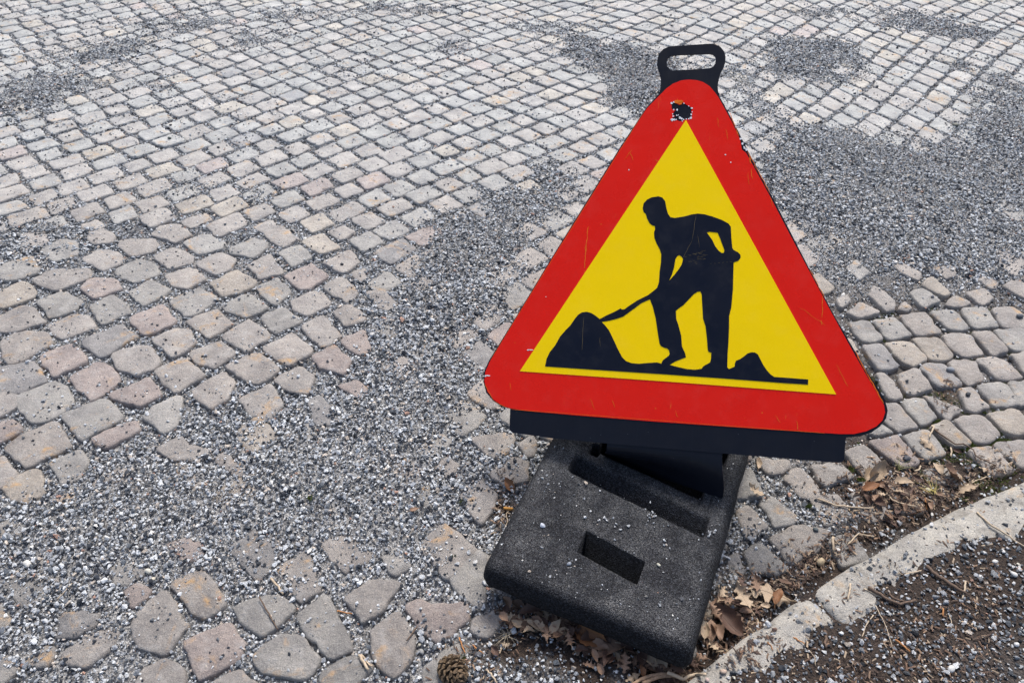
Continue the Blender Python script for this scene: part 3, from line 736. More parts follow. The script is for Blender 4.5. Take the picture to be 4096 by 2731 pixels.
NS = 1500000
sx = RNG.uniform(-3.5, 3.5, NS); sy = RNG.uniform(.45, 5.2, NS)
m = frustum_mask(sx, sy); sx, sy = sx[m], sy[m]
tp = samp(top, sx, sy, 1); lv = samp(LEV, sx, sy); cv = samp(COV, sx, sy); kk = samp(KDD, sx, sy)
bu, bv = base_uv(sx, sy)
ok = (kk < .004) & ~((bu > .0) & (bu < BW) & (bv > 0.02) & (bv < BLn))
far = sstep(2.6, 4.6, sy)
onstone = tp > lv-.0006
rightz = sstep(.55, .8, sx)*sstep(2.1, 1.7, sy)
stray = .026 + .016*sstep(2.0, 3.6, sy) + .014*sstep(0, -.8, sx) + .085*np.clip(cv-.08, 0, 1)**1.1 + .16*np.clip(cv-.4, 0, 1)
stray = stray + .85*np.exp(-np.clip(tp-lv, 0, 1)/.0026)*sstep(.12, .5, cv)
clump = fbm(sx, sy, .05, 2, 91); stray = stray*(.25+1.9*np.clip(clump-.35, 0, 1)*2)
den = np.where(onstone, stray*(1.0-.2*far), (1.0-.40*far)*(1-.55*rightz*sstep(.35, .1, cv)))
dirt_here = dirtf(sx, sy); den = den*(1-.80*dirt_here)
keep = ok & (RNG.random(len(sx)) < den*.92)
sx, sy, tp, lv, on = sx[keep], sy[keep], tp[keep], lv[keep], onstone[keep]; cvk = cv[keep]; fr = far[keep]
n = len(sx)
size = np.exp(RNG.normal(math.log(.0025), .42, n)); size = np.clip(size, .0012, .0070)*(1+.10*fr)
coarse = fbm(sx, sy, .35, 2, 95); size *= .82+.42*coarse
size = np.where(on, size*.86, size)
size = np.where((cvk < .15) & ~on, size*.88, size)
z = np.maximum(tp, lv) + size*np.where(on, .55, RNG.uniform(.0, 1.15, n))
g_pts = np.c_[sx, sy, z]
print('gravel grains', n)
grains('gravel', g_pts, size, 'loose grey crushed gravel drifted over the cobblestones and in their joints', 'gravel')
# footpath grit
NS = 260000
sx = RNG.uniform(.1, 2.3, NS); sy = RNG.uniform(.25, 2.4, NS); m = frustum_mask(sx, sy); sx, sy = sx[m], sy[m]
d_, a_ = kd(sx, sy); z = fp_level(sx, sy); kz = np.where((d_ < KW) & (np.abs(a_-JS) > .02), KZ+.0005, -1)
soil = z > kz; dens = np.where(soil, .55*(.55+.9*fbm(sx, sy, .12, 2, 81)), .11+.9*np.clip(1-(kz-z)/.005, 0, 1)*fbm(sx, sy, .04, 2, 82))
kp = (d_ > .004) & (RNG.random(len(sx)) < dens*.56); sx, sy, z, kz = sx[kp], sy[kp], z[kp], kz[kp]; n = len(sx)
size = np.clip(np.exp(RNG.normal(math.log(.0027), .42, n)), .0011, .0065)
print('footpath grains', n)
cf = grain_colors(n); cf[:, :3] *= np.where(RNG.random(n)[:,None] < .45, .55, 1.0); cf[:, :3] = np.clip(cf[:, :3], 0, .62)
grains('footpath_grit', np.c_[sx, sy, np.maximum(z, kz)+size*.35], size, 'mixed pale and dark grit trodden into the brown soil of the footpath', 'gravel', cf)

def surf(x, y):
    x_ = np.array([x]); y_ = np.array([y])
    d, a = kd(x_, y_)
    if d[0] > .0: return float(max(fp_level(x_, y_)[0], KZ if d[0] < KW and abs(a[0]-JS) > .02 else -1))
    return float(max(samp(top, x_, y_, 1)[0], samp(LEV, x_, y_)[0]))

# ================================================================== THE RUBBER FOOT
def shear(u, v): return v - .16*(u-.16)*(.12+.88*sstep(0, .10, v))
def foot():
    root = empty('rubber_foot_plate', (_l2[0], _l2[1], 0)); root.rotation_euler = (0, 0, math.atan2(BU[1], BU[0]))
    tag(root, 'thick black rubber foot plate with slots, dusty, lying on the cobblestones beside the kerb', 'sign base')
    def lines(ax, L, extra):
        s = set(np.round(np.linspace(0, L, ax), 4).tolist())
        for e in extra: s.add(round(e-.0015, 4)); s.add(round(e+.0015, 4))
        r_ = sorted(q for q in s if 0 <= q <= L); out = [r_[0]]
        for q in r_[1:]:
            if q-out[-1] > .0011: out.append(q)
        return np.array(out)
    H0, H1 = (.158, .286), (.107, .160)         # the handling hole: u range, v range
    us = lines(84, BW, [H0[0], H0[1], .071, .377, .104, .346, .128])
    vs = lines(150, BLn, [H1[0], H1[1], .277, .366, .434, .523, .647, .70])
    U, V = np.meshgrid(us, vs)
    Vf = V
    def box(u0, u1, v0, v1, sd=.004):
        return sstep(u0-sd, u0+sd, U)*sstep(u1+sd, u1-sd, U)*sstep(v0-sd, v0+sd, Vf)*sstep(v1+sd, v1-sd, Vf)
    Z = np.full(U.shape, BZ)
    # tray in front of the ridge (and its mirror behind): a steep drop, a trough, then a ramp back up
    def tray(v0, v1, flip):
        t = np.clip((Vf-v0)/(v1-v0), 0, 1); t = 1-t if flip else t
        dep = .040*sstep(0, .07, t)*(1-.90*np.clip((t-.26)/.34, 0, 1))
        return dep*sstep(.066, .078, U)*sstep(.382, .370, U)
    mk1 = (Vf > .277) & (Vf < .366); mk2 = (Vf > .434) & (Vf < .523)
    Z = Z - np.where(mk1, tray(.277, .366, False), 0) - np.where(mk2, tray(.434, .523, True), 0)
    Z = Z - .0045*box(.076, .372, .366, .434, .003)
    # slot for the post
    Z = Z - .075*box(.108, .350, .368, .416, .0025)
    Z = Z - .060*box(.092, .112, .356, .380, .003)
    # holes
    hole = (U > H0[0]) & (U < H0[1]) & (((Vf > H1[0]) & (Vf < H1[1])) | ((Vf > BLn-H1[1]) & (Vf < BLn-H1[0])))
    Z = np.where(hole, -.03, Z)
    # rounded shoulders
    e = np.minimum(np.minimum(U, BW-U), np.minimum(Vf, BLn-Vf)); Z = Z - .012*(1-np.clip(e/.018, 0, 1))**2
    Z = Z + (fbm(U, Vf, .02, 3, 7)-.5)*.0022*(~hole) + (fbm(U, Vf, .12, 2, 8)-.5)*.004*(~hole)
    # round off the corners in plan
    def corner(U, V):
        r_ = .022; u2, v2 = U.copy(), V.copy()
        for cu, cv_, su, sv in ((r_, r_, -1, -1), (BW-r_, r_, 1, -1), (r_, BLn-r_, -1, 1), (BW-r_, BLn-r_, 1, 1)):
            du, dv = (U-cu)*su, (V-cv_)*sv; m_ = (du > 0) & (dv > 0); L = np.hypot(du, dv); mx = np.maximum(du, dv)
            f = np.where(m_ & (L > 0), mx/np.maximum(L, 1e-9), 1); u2 = np.where(m_, cu+su*du*f, u2); v2 = np.where(m_, cv_+sv*dv*f, v2)
        return u2, v2
    U2, V2 = corner(U, Vf); V3 = shear(U2, V2)
    n, m_ = U.shape; verts = list(zip(U2.ravel(), V3.ravel(), Z.ravel())); idx = np.arange(n*m_).reshape(n, m_)
    faces = [tuple(f) for f in np.stack([idx[:-1,:-1], idx[:-1,1:], idx[1:,1:], idx[1:,:-1]], -1).reshape(-1,4)]
    # sides: flare a little outwards to the bottom
    ring = list(idx[0,:]) + list(idx[1:,-1]) + list(idx[-1,-2::-1]) + list(idx[-2:0:-1,0])
    prev = ring; cu, cv_ = BW/2, BLn/2
    for out_, z_ in ((.004, BZ-.025), (.006, .066), (.004, .050), (-.018, .030), (-.032, .004)):
        new = []
        for k, q in enumerate(ring):
            x_, y_, _z = verts[q]; du = 1 if x_ > BW-.03 else (-1 if x_ < .03 else 0); dv = 1 if y_ > BLn-.05 else (-1 if y_ < .05 else 0)
            wob = (float(vnoise(np.array([x_+y_]), np.array([z_*2]), .05, 4)[0])-.5)*.004
            verts.append((x_+du*(out_+wob), y_+dv*(out_+wob), z_)); new.append(len(verts)-1)
        for k in range(len(ring)):
            a, b_ = prev[k], prev[(k+1) % len(ring)]; faces.append((a, new[k], new[(k+1) % len(ring)], b_))
        prev = new
    o = mesh_obj('body', verts, faces, M_RUB, root, True)
    return root
foot_root = foot()
def on_foot(u, v, z=0):
    v = shear(u, v); return (_l2[0]+BU[0]*u+BV[0]*v, _l2[1]+BU[1]*u+BV[1]*v, z)
# grit lying on the foot
gp = []; gs = []
for k in range(1500):
    u, v = random.uniform(.01, BW-.01), random.uniform(.008, .52)
    if .152 < u < .296 and .09 < v < .16: continue
    if .28 < v < .53 and .07 < u < .38 and random.random() < .9: continue
    dn = float(fbm(np.array([u]), np.array([v]), .05, 2, 99)[0])
    if random.random() > 2.2*max(0, dn-.42)+.10: continue
    s = min(.0045, random.lognormvariate(math.log(.0011), .55))
    zz = BZ - (.012*(1-min(1, min(u, BW-u, v)/.018))**2) + s*.4
    if .283 < v < .517 and .07 < u < .38: zz -= .014
    gp.append(on_foot(u, v, zz)); gs.append(s)
for (x, y, k) in [(1790,1150,14),(1290,1260,6),(1140,960,12),(640,1000,6)]:
    for _ in range(k):
        p = gnd(2200+(x+random.gauss(0,35))/2.8, 1720+(y+random.gauss(0,20))/2.8, BZ+.002); gp.append(tuple(p)); gs.append(random.uniform(.0015, .0032))
gc = grain_colors(len(gp)); gc[:, :3] = np.maximum(gc[:, :3], .16)
grains('grit_on_foot', np.array(gp), np.array(gs), 'specks of pale grit scattered on top of the black rubber foot plate', 'grit', gc)

# ================================================================== THE ROAD SIGN
# plane of the board, solved from the three corners of the yellow triangle (an equilateral one)
SS = .66
A0, B0, C0 = [EYE + ray(*p)*d for p, d in zip([(2743.8,481.5),(2080,1484.5),(3344.3,1577)], (SS/.55*1.455, SS/.55*1.414, SS/.55*1.358))]
SN = np.cross(B0-A0, C0-A0); SN /= np.linalg.norm(SN)
if SN[1] > 0: SN = -SN
SE1 = (C0-B0)/np.linalg.norm(C0-B0); SE1 -= SN*(SE1@SN); SE1 /= np.linalg.norm(SE1); SE2 = np.cross(SN, SE1)
if SE2[2] < 0: SE2 = -SE2
SO = (B0+C0)/2
def spl(x, y):
    d = ray(x, y); t = ((SO-EYE)@SN)/(d@SN); p = EYE+d*t-SO; return np.array([p@SE1, p@SE2])
def s3(uv, off=0.0): return SO + SE1*uv[0] + SE2*uv[1] + SN*off
sign = empty('road_works_sign'); 
MW = Matrix(((SE1[0], SE2[0], SN[0], SO[0]), (SE1[1], SE2[1], SN[1], SO[1]), (SE1[2], SE2[2], SN[2], SO[2]), (0,0,0,1)))
sign.matrix_world = MW
tag(sign, 'triangular red and yellow road works sign with digging man, leaning back in its foot', 'road sign')
def crom(P, k=4, closed=True):
    P = np.array(P, float); n = len(P); out = []
    for i in range(n):
        p0, p1, p2, p3 = P[(i-1) % n], P[i], P[(i+1) % n], P[(i+2) % n]
        for j in range(k):
            t = j/k; out.append(.5*((2*p1)+(-p0+p2)*t+(2*p0-5*p1+4*p2-p3)*t*t+(-p0+3*p1-3*p2+p3)*t**3))
    return out
def path(items, org=(0,0), s=1.0):
    """items: points; a point given with a third value r is a corner rounded with that radius (in px)"""
    P = [(org[0]+i[0]/s, org[1]+i[1]/s, (i[2]/s if len(i) > 2 else 0)) for i in items]; n = len(P); out = []
    for i in range(n):
        p = np.array(P[i][:2]); r_ = P[i][2]
        if r_ <= 0: out.append(p); continue
        a = np.array(P[i-1][:2]); b_ = np.array(P[(i+1) % n][:2]); da = (a-p)/np.linalg.norm(a-p); db = (b_-p)/np.linalg.norm(b_-p)
        th = math.acos(max(-1, min(1, float(da@db)))); cut = r_/math.tan(th/2)
        cut = min(cut, .49*np.linalg.norm(a-p), .49*np.linalg.norm(b_-p))
        q0, q1 = p+da*cut, p+db*cut; K_ = 12
        ce = p + (da+db)/np.linalg.norm(da+db)*(cut/math.cos(th/2)); rr = np.linalg.norm(q0-ce)
        a0 = math.atan2(*(q0-ce)[::-1]); a1 = math.atan2(*(q1-ce)[::-1]); dd = (a1-a0+math.pi) % (2*math.pi)-math.pi
        for k in range(K_+1): th_ = a0+dd*k/K_; out.append(ce+rr*np.array([math.cos(th_), math.sin(th_)]))
    return out
def plate(name, loops, z0, z1, mat, parent, bevel=0):
    """a flat piece cut to outline (first loop) with holes, between heights z0 and z1 over the board plane"""
    L2 = [[spl(*p) for p in lp] for lp in loops]
    flat = [p for lp in L2 for p in lp]; tris = tessellate_polygon([[Vector((p[0], p[1], 0)) for p in lp] for lp in L2])
    n = len(flat); V = [(p[0], p[1], z1) for p in flat] + [(p[0], p[1], z0) for p in flat]; F = []
    for a, b_, c_ in tris:
        pa, pb, pc = flat[a], flat[b_], flat[c_]; ar = (pb[0]-pa[0])*(pc[1]-pa[1])-(pb[1]-pa[1])*(pc[0]-pa[0])
        if ar < 0: b_, c_ = c_, b_
        F.append((a, b_, c_)); F.append((a+n, c_+n, b_+n))
    k = 0
    for lp in L2:
        m_ = len(lp)
        for i in range(m_): a, b_ = k+i, k+(i+1) % m_; F.append((a, b_, b_+n, a+n))
        k += m_
    bm = bmesh.new(); me0 = bpy.data.meshes.new('t'); me0.from_pydata(V, [], F); bm.from_mesh(me0); bpy.data.meshes.remove(me0)
    bmesh.ops.recalc_face_normals(bm, faces=bm.faces)
    return bm_obj(name, bm, mat, parent)
# --- black board: handle, shoulders, rim, skirt
HO = (2500,100); HS = 3.1367
board = path([(600,268,0),(1060,238,0),(1130,243,0),(1195,275,0),(1240,330,0),(1262,400,0),(1256,470,0),(1235,535,0),(1200,600,0),(1175,680,0),(1162,760,0),(1168,830,0),(1195,915,0)], HO, HS)
board += [np.array(p, float) for p in [(2935,490),(2995,610),(3080,770),(3150,905),(3240,1080),(3330,1250),(3400,1370)]]
board += path([(1738,730),(1790,850),(1840,905),(1905,965),(1945,1040),(1961,1110),(1945,1180),(1900,1240),(1840,1280),(1760,1302),(1700,1306),(1668,1310)], (2485,1006), 1.742) if False else []
board += [np.array(p, float) for p in [(3470,1490),(3512,1550),(3540,1600),(3551,1640),(3545,1672),(3520,1705),(3485,1730),(3440,1744),(3383,1750)]]
board += path([(3381,1750),(3377,1852,22),(2886,1812)])[1:14]
board += [np.array((2895.,1813.))]
board += [np.array(p, float) for p in [(2428,1773),(2200,1751)]]
board += path([(2200,1751),(2037,1728,20),(2041,1632)])[1:14]
board += [np.array(p, float) for p in [(2041,1634),(2010,1625),(1975,1605),(1945,1570),(1933,1525),(1938,1480),(1957,1440),(2050,1290),(2200,1042),(2350,800),(2480,590),(2585,432)]]
board += path([(430,860,0),(448,780,0),(450,700,0),(438,630,0),(415,570,0),(402,500,0),(408,420,0),(430,360,0),(480,305,0),(540,278,0)], HO, HS)
hole = path([(590,383,0),(700,375,0),(1060,362,0),(1100,372,0),(1130,400,0),(1137,440,0),(1130,490,0),(1100,530,0),(1050,546,0),(850,560,0),(600,575,0),(560,560,0),(528,520,0),(522,470,0),(535,425,0),(560,398,0)], HO, HS)
plate('board', [board, hole], -.004, 0.0, M_PLA, sign)
# --- red face with the torn patch
red = path([(820,690,0),(900,697,0),(980,720,0),(1060,770,0),(1120,840,0),(1170,905,0)], HO, HS)
red += [np.array(p, float) for p in [(2898,434),(2930,494),(2960,558),(2968,600),(2984,612),(3000,640),(3085,795),(3160,940),(3240,1090),(3330,1258),(3400,1385),(3470,1508),(3512,1575),(3536,1620),(3540,1650),(3530,1680),(3505,1705),(3465,1724),(3415,1735),(3360,1735),(3000,1712),(2600,1684),(2300,1660),(2100,1642),(2040,1632)]]
red += [np.array(p, float) for p in [(2008,1620),(1975,1598),(1950,1565),(1938,1525),(1942,1486),(1960,1445),(2052,1292),(2204,1042),(2354,802),(2484,592),(2588,434)]]
red += path([(440,880,0),(520,800,0),(600,742,0),(700,702,0),(760,692,0)], HO, HS)
torn = path([(600,965,0),(640,985,0),(685,1010,0),(730,978,0),(790,1015,0),(840,1040,0),(832,1090,0),(842,1140,0),(828,1175,0),(760,1185,0),(720,1208,0),(680,1210,0),(640,1190,0),(575,1195,0),(600,1165,0),(628,1152,0),(600,1130,0),(610,1100,0),(635,1070,0),(585,1058,0),(588,1010,0),(578,985,0)], HO, HS)
plate('red_border', [red, torn], .0002, .0009, M_RED, sign)
# white flakes round the tear
flk = [(585,985,14),(612,972,10),(838,1048,12),(843,1095,8),(832,1130,12),(826,1168,14),(800,1182,9),(770,1184,10),(735,1190,10),(690,1168,16),(712,1180,14),(590,1192,18),(615,1192,14),(640,1190,10),(655,1068,12),(605,1150,10),(650,1138,10),(600,1120,7),(740,988,8),(800,1022,7),(612,1068,8),(720,1210,8),(668,1135,7)]
def blob_path(cx, cy, r_, n=9, seed=0, el=1.0, rot=0):
    rr = random.Random(seed); out = []
    for k in range(n):
        a = 2*math.pi*k/n; q = r_*rr.uniform(.65, 1.25); x_, y_ = q*math.cos(a)*el, q*math.sin(a)/el
        out.append((cx+x_*math.cos(rot)-y_*math.sin(rot), cy+x_*math.sin(rot)+y_*math.cos(rot)))
    return out
def flakes(name, lst, mat, z0, z1, org=(0,0), s=1.0):
    bm = bmesh.new(); parts = []
    for k, it in enumerate(lst):
        if len(it) == 3: lp = blob_path(it[0], it[1], it[2], seed=k)
        else: lp = blob_path(it[0], it[1], it[2], seed=k, el=it[3], rot=R(it[4]))
        parts.append([(org[0]+x_/s, org[1]+y_/s) for x_, y_ in lp])
    V = []; F = []
    for lp in parts:
        q = [spl(*p) for p in lp]; n = len(q); k = len(V)
        if area(np.array(q)) < 0: q = q[::-1]
        V += [(p[0], p[1], z1) for p in q]+[(p[0], p[1], z0) for p in q]; F.append(tuple(range(k, k+n)))
        for i in range(n): j = (i+1) % n; F.append((k+i, k+n+i, k+n+j, k+j))
    bm.free(); o_ = mesh_obj(name, V, F, mat, sign); o_['kind'] = 'stuff'; return o_
flakes('torn_edge', flk, M_CHIP, .0003, .0014, HO, HS)
flakes('paint_chips', [(2122,1399,5,2.2,0),(2112,1400,3,1.5,10),(1952,1502,5,1.6,0),(1942,1503,4,1,0),(2944,510,4),(2963,556,4,1,40),(2970,575,5,1,60),(2978,592,6,1.4,60),(2986,600,5),(2508,1049,2),(2902,620,3),(2923,650,2.5),(3517,1520,3),(2184,1187,2),(2516,680,2.5)], M_CHIP, .0009, .0013)
# frayed orange edge and scratches
def strip(name, lines_, mat, z0=.0009, z1=.0013):
    o_ = _strip(name, lines_, mat, z0, z1); o_['kind'] = 'stuff'; return o_
def _strip(name, lines_, mat, z0=.0009, z1=.0013):
    V = []; F = []
    for pts, wd in lines_:
        q = [spl(*p) for p in pts]; n = len(q); k = len(V); wd = wd*.00032
        for i, p in enumerate(q):
            a = q[max(0,i-1)]; b_ = q[min(n-1,i+1)]; t = (b_-a)/np.linalg.norm(b_-a); nn = np.array([-t[1], t[0]])
            f = wd*(.35 if i in (0, n-1) else random.uniform(.6, 1.2)); V += [(*(p+nn*f), z1), (*(p-nn*f), z1)]
        for i in range(n-1): F.append((k+2*i, k+2*i+1, k+2*i+3, k+2*i+2))
    return mesh_obj(name, V, F, mat, sign)
def jit(a, b_, n=7, j=2): return [(a[0]+(b_[0]-a[0])*t+random.uniform(-j,j), a[1]+(b_[1]-a[1])*t+random.uniform(-j,j)) for t in np.linspace(0,1,n)]
strip('scratches', [
 (jit((2354,906),(2343,1010),10,2),2.2),(jit((2343,980),(2340,1075),8,3),2.5),(jit((2338,1080),(2345,1250),12,3),1.6),(jit((2335,1200),(2338,1330),9,2),1.3),(jit((2328,1395),(2332,1440),4),1.2),
 (jit((3004,675),(3010,720),6,3),1.8),(jit((2992,690),(2996,740),5,2),1.2),(jit((3080,790),(3095,830),4,2),1.4),(jit((2870,470),(2876,510),4),1.3),(jit((2905,520),(2912,560),4),1.2),
 (jit((3290,1185),(3288,1270),8,1.5),1.6),(jit((3285,1280),(3288,1300),4,2),3),(jit((3345,1455),(3392,1545),7,2),1.3),(jit((2520,610),(2535,640),5,3),1.6),(jit((2500,640),(2530,600),4,3),1.4),(jit((2622,640),(2632,648),3,1),3),
 (jit((2710,395),(2712,420),4,1),2),(jit((2724,400),(2727,420),4,1),2.4),(jit((3185,1680),(3192,1720),6,2),1.8),(jit((3100,1660),(3120,1690),4,2),1.2),(jit((2700,1640),(2712,1670),4,2),1.3),(jit((2450,1600),(2460,1630),4,2),1.3),(jit((3200,1230),(3300,1300),7,3),1.0),
 (jit((2040,1530),(2046,1560),4,1),1.2),(jit((2360,1590),(2380,1640),4,2),1.2),(jit((2565,1400),(2600,1480),6,2),1.6)], M_EDGE)
strip('frayed_edge', [(jit((2918,448),(2955,545),9,1.5),2.2),(jit((2990,608),(3080,772),12,2),2.0),(jit((2999,628),(3003,655),4,1.5),4),(jit((3240,1080),(3300,1192),9,1.5),1.6),(jit((3420,1405),(3465,1490),8,1.5),2.6),(jit((3465,1490),(3533,1612),12,2),2.8),(jit((1940,1535),(1975,1602),7,1),1.5),(jit((1975,1602),(2036,1635),7,1),1.3),(jit((2040,1636),(3300,1732),40,.8),1.0),(jit((1962,1440),(2580,442),40,.8),.9)], M_EDGE)
flakes('orange_patch', [(665,968,38,1.6,-5),(690,985,20,1.2,0),(712,965,14,.8,0)], M_EDGE, .0009, .00125, HO, HS)
# --- yellow triangle
plate('yellow_triangle', [[(2743.8,481.5),(3344.3,1577),(2700,1528),(2080,1484.5)]], .0010, .0016, M_YEL, sign)
# --- the digging man and the heap of earth, one print with three openings
FO = (1900,700); FS = 1.3065
man = [(877,175),(882,150),(900,130),(925,118),(960,113),(980,120),(994,138),(1002,180),(1010,205),(1022,222),(1045,226),(1095,218),(1130,208),(1165,203),(1200,207),(1240,218),(1290,236),(1325,255),(1337,272),(1340,330),(1345,382),(1352,393),(1375,405),(1387,418),(1388,432),(1378,448),(1352,458),(1350,520),(1348,600),(1340,690),(1328,740),(1328,800),(1325,870),(1320,940),(1319,1005),(1328,1014),(1340,1008),(1358,1000),(1358,985),(1364,970),(1385,962),(1405,948),(1425,932),(1445,926),(1462,927),(1478,937),(1490,960),(1505,990),(1525,1020),(1545,1042),(1565,1055),(1600,1057),(1741,1068),(1740,1095),(1600,1086),(1300,1063),(1000,1042),(800,1029),(600,1016),(367,1000),(375,960),(392,925),(418,893),(445,845),(475,810),(500,785),(520,755),(540,730),(560,718),(585,715),(610,722),(635,738),(652,753),(690,733),(730,715),(762,697),(768,703),(782,702),(800,688),(850,655),(905,628),(935,605),(952,590),(962,560),(966,500),(972,460),(974,415),(966,390),(950,360),(938,330),(936,300),(942,285),(940,268),(925,264),(912,252),(900,228),(893,205),(882,195)]
opening_arm = [(1212,302),(1225,298),(1268,303),(1280,330),(1295,370),(1304,395),(1300,408),(1288,408),(1272,395),(1255,372),(1240,340)]
opening_front = [(1014,554),(1030,520),(1042,480),(1048,440),(1058,424),(1068,420),(1080,428),(1088,440),(1080,470),(1060,500),(1040,525)]
opening_leg = [(663,768),(700,762),(740,752),(775,740),(800,722),(830,700),(870,670),(915,650),(930,690),(945,750),(955,820),(965,880),(972,893),(990,903),(1005,906),(1014,915),(1018,935),(1012,945),(985,965),(976,978),(975,985),(950,979),(900,982),(860,986),(820,983),(790,972),(770,952),(745,905),(720,850),(700,810),(680,785)]
opening_legs = [(1050,710),(1068,695),(1090,680),(1120,648),(1145,622),(1165,610),(1178,609),(1185,625),(1188,680),(1192,750),(1205,790),(1212,850),(1217,915),(1222,925),(1235,928),(1234,960),(1228,980),(1205,992),(1192,1000),(1185,1012),(1150,1017),(1110,1014),(1060,1003),(1018,992),(1045,975),(1070,965),(1103,952),(1098,930),(1082,895),(1078,840),(1065,790),(1052,750)]
def conv(P): return [(FO[0]+x/FS, FO[1]+y/FS) for x, y in P]
plate('digging_man', [conv(man), conv(opening_arm), conv(opening_front), conv(opening_leg), conv(opening_legs)], .0017, .0021, M_INK, sign)
strip('print_scratches', [(jit((2785,858),(2770,960),8,1),.9),(jit((2770,960),(2732,1033),8,1),.9),(jit((2335,1270),(2330,1400),9,1),1.1),(jit((2400,1350),(2403,1385),4),.8),(jit((2790,940),(2798,990),4,1),.7)]
      + [(jit((random.uniform(2740,2830), random.uniform(1006,1048)),(0,0),1,0)+[(random.uniform(2750,2830), random.uniform(1010,1045))], .6) for _ in range(0)]
      + [(jit((x_, y_),(x_+random.uniform(6,22), y_-random.uniform(-1,3)),3,.6),.8) for x_, y_ in [(random.gauss(2785,22), random.gauss(1028,14)) for _ in range(26)]]
      + [(jit((2840+i*16, 1056-i*1.5),(2848+i*16, 1055-i*1.5),3,.6),.7) for i in range(7)], flatmat('ochre scratch', (.13,.095,.035), .6), .0021, .0024)
# --- tongue: leaves the board in its plane, then bends down into the slot of the foot
def tongue():
    T0 = s3(spl(2428,1772), -.001); T1 = s3(spl(2889,1811), -.001)
    E1 = gnd(2889,1994,.113); E0 = np.array(on_foot(.118, .392, .058))
    nu, nv = 14, 16; V = []; F = []; th = .004
    for i in range(nu+1):
        a = i/nu; P0 = T0*(1-a)+T1*a; P3 = E0*(1-a)+E1*a; P1 = P0 - SE2*.045
        P2 = P3 + np.array([0,0,.05])
        for j in range(nv+1):
            t = j/nv; p = (1-t)**3*P0+3*(1-t)**2*t*P1+3*(1-t)*t*t*P2+t**3*P3; V.append(p)
    V = np.array(V); n = len(V)
    nrm = []
    for i in range(nu+1):
        for j in range(nv+1):
            k = i*(nv+1)+j; a = V[min(i+1,nu)*(nv+1)+j]-V[max(i-1,0)*(nv+1)+j]; b_ = V[i*(nv+1)+min(j+1,nv)]-V[i*(nv+1)+max(j-1,0)]
            q = np.cross(a, b_); q /= np.linalg.norm(q); q = q if q[1] < 0 else -q; nrm.append(q)
    nrm = np.array(nrm); W = np.vstack([V, V-nrm*th])
    Mi = np.array(MW.inverted()); W = (np.c_[W, np.ones(len(W))]@Mi.T)[:, :3]
    for i in range(nu):
        for j in range(nv):
            a = i*(nv+1)+j; b_ = (i+1)*(nv+1)+j; F.append((a, a+1, b_+1, b_)); F.append((a+n, b_+n, b_+1+n, a+1+n))
    for i in range(nu):
        for j in (0, nv): a = i*(nv+1)+j; b_ = (i+1)*(nv+1)+j; F.append((a, b_, b_+n, a+n))
    for j in range(nv):
        for i in (0, nu): a = i*(nv+1)+j; F.append((a, a+1, a+1+n, a+n))
    o = mesh_obj('tongue', W, F, M_PLA, sign, False)
    bm = bmesh.new(); bm.from_mesh(o.data); bmesh.ops.recalc_face_normals(bm, faces=bm.faces); bm.to_mesh(o.data); bm.free()
tongue()

# ================================================================== LITTER: leaves, twigs, cone, butt
def leaf_mesh(kind, seed):
    rr = random.Random(seed); nl = 26; ns = 4
    # half width along the midrib
    V = []; F = []
    lobes = rr.choice([3,4,4,5]) if kind == 'oak' else 0
    curl = rr.uniform(.3, 1.5)*rr.choice([1,1,-1]); bend = rr.uniform(-.6, .9); twist = rr.uniform(-.5, .5); L = 1.0; ph = rr.uniform(0, 6)
    for i in range(nl+1):
        t = i/nl
        base = math.sin(math.pi*min(1, t*.98+.01))**.75*(.30 if kind == 'oak' else .26)*(1.25-.5*t)
        for side in range(-ns, ns+1):
            f = side/ns
            if kind == 'oak':
                lo = .62+.38*math.cos(2*math.pi*lobes*t + (0 if f < 0 else .7)+.4); wdt = base*(lo if abs(f) > .5 else 1)
            else: wdt = base*(1+.07*math.sin(40*t)+.05*math.sin(17*t+ph))
            x_ = wdt*f*(1+.06*rr.uniform(-1,1)); y_ = t*L + .10*abs(f)*(1 if kind == 'oak' else .5)*base
            cr = curl*(x_**2)*3.0 + .02*math.sin(9*t+3*f+ph) + .05*math.sin(4.3*t+ph)*f
            a = twist*(t-.5); x2 = x_*math.cos(a)-cr*math.sin(a); z2 = x_*math.sin(a)+cr*math.cos(a)
            V.append((x2, y_-.5, z2 + bend*(t-.5)**2*.9))
    m_ = 2*ns+1
    for i in range(nl):
        for k in range(m_-1): F.append((i*m_+k, i*m_+k+1, (i+1)*m_+k+1, (i+1)*m_+k))
    # stalk and midrib
    k = len(V); r_ = .013
    mid = [(V[i*m_+ns][0], V[i*m_+ns][1], V[i*m_+ns][2]) for i in range(0, nl+1, 2)]; mid = [(mid[0][0]+.03, mid[0][1]-.22, mid[0][2]+.03)] + mid
    for i, p in enumerate(mid):
        q = r_*(1-.7*i/len(mid)); V += [(p[0]-q, p[1], p[2]), (p[0], p[1], p[2]+q), (p[0]+q, p[1], p[2]), (p[0], p[1], p[2]-q)]
    for i in range(len(mid)-1):
        for j in range(4): F.append((k+4*i+j, k+4*i+(j+1) % 4, k+4*(i+1)+(j+1) % 4, k+4*(i+1)+j))
    me = bpy.data.meshes.new('leaf'); me.from_pydata(V, [], F); me.update(); me.polygons.foreach_set('use_smooth', [True]*len(me.polygons))
    return me
LEAFM = {}
for kd_ in ('oak', 'plain'):
    for sd_i in range(6):
        for cn in M_LEAF:
            me = leaf_mesh(kd_, sd_i*7+(1 if kd_ == 'oak' else 2)); me.materials.append(M_LEAF[cn]); LEAFM[(kd_, sd_i, cn)] = me
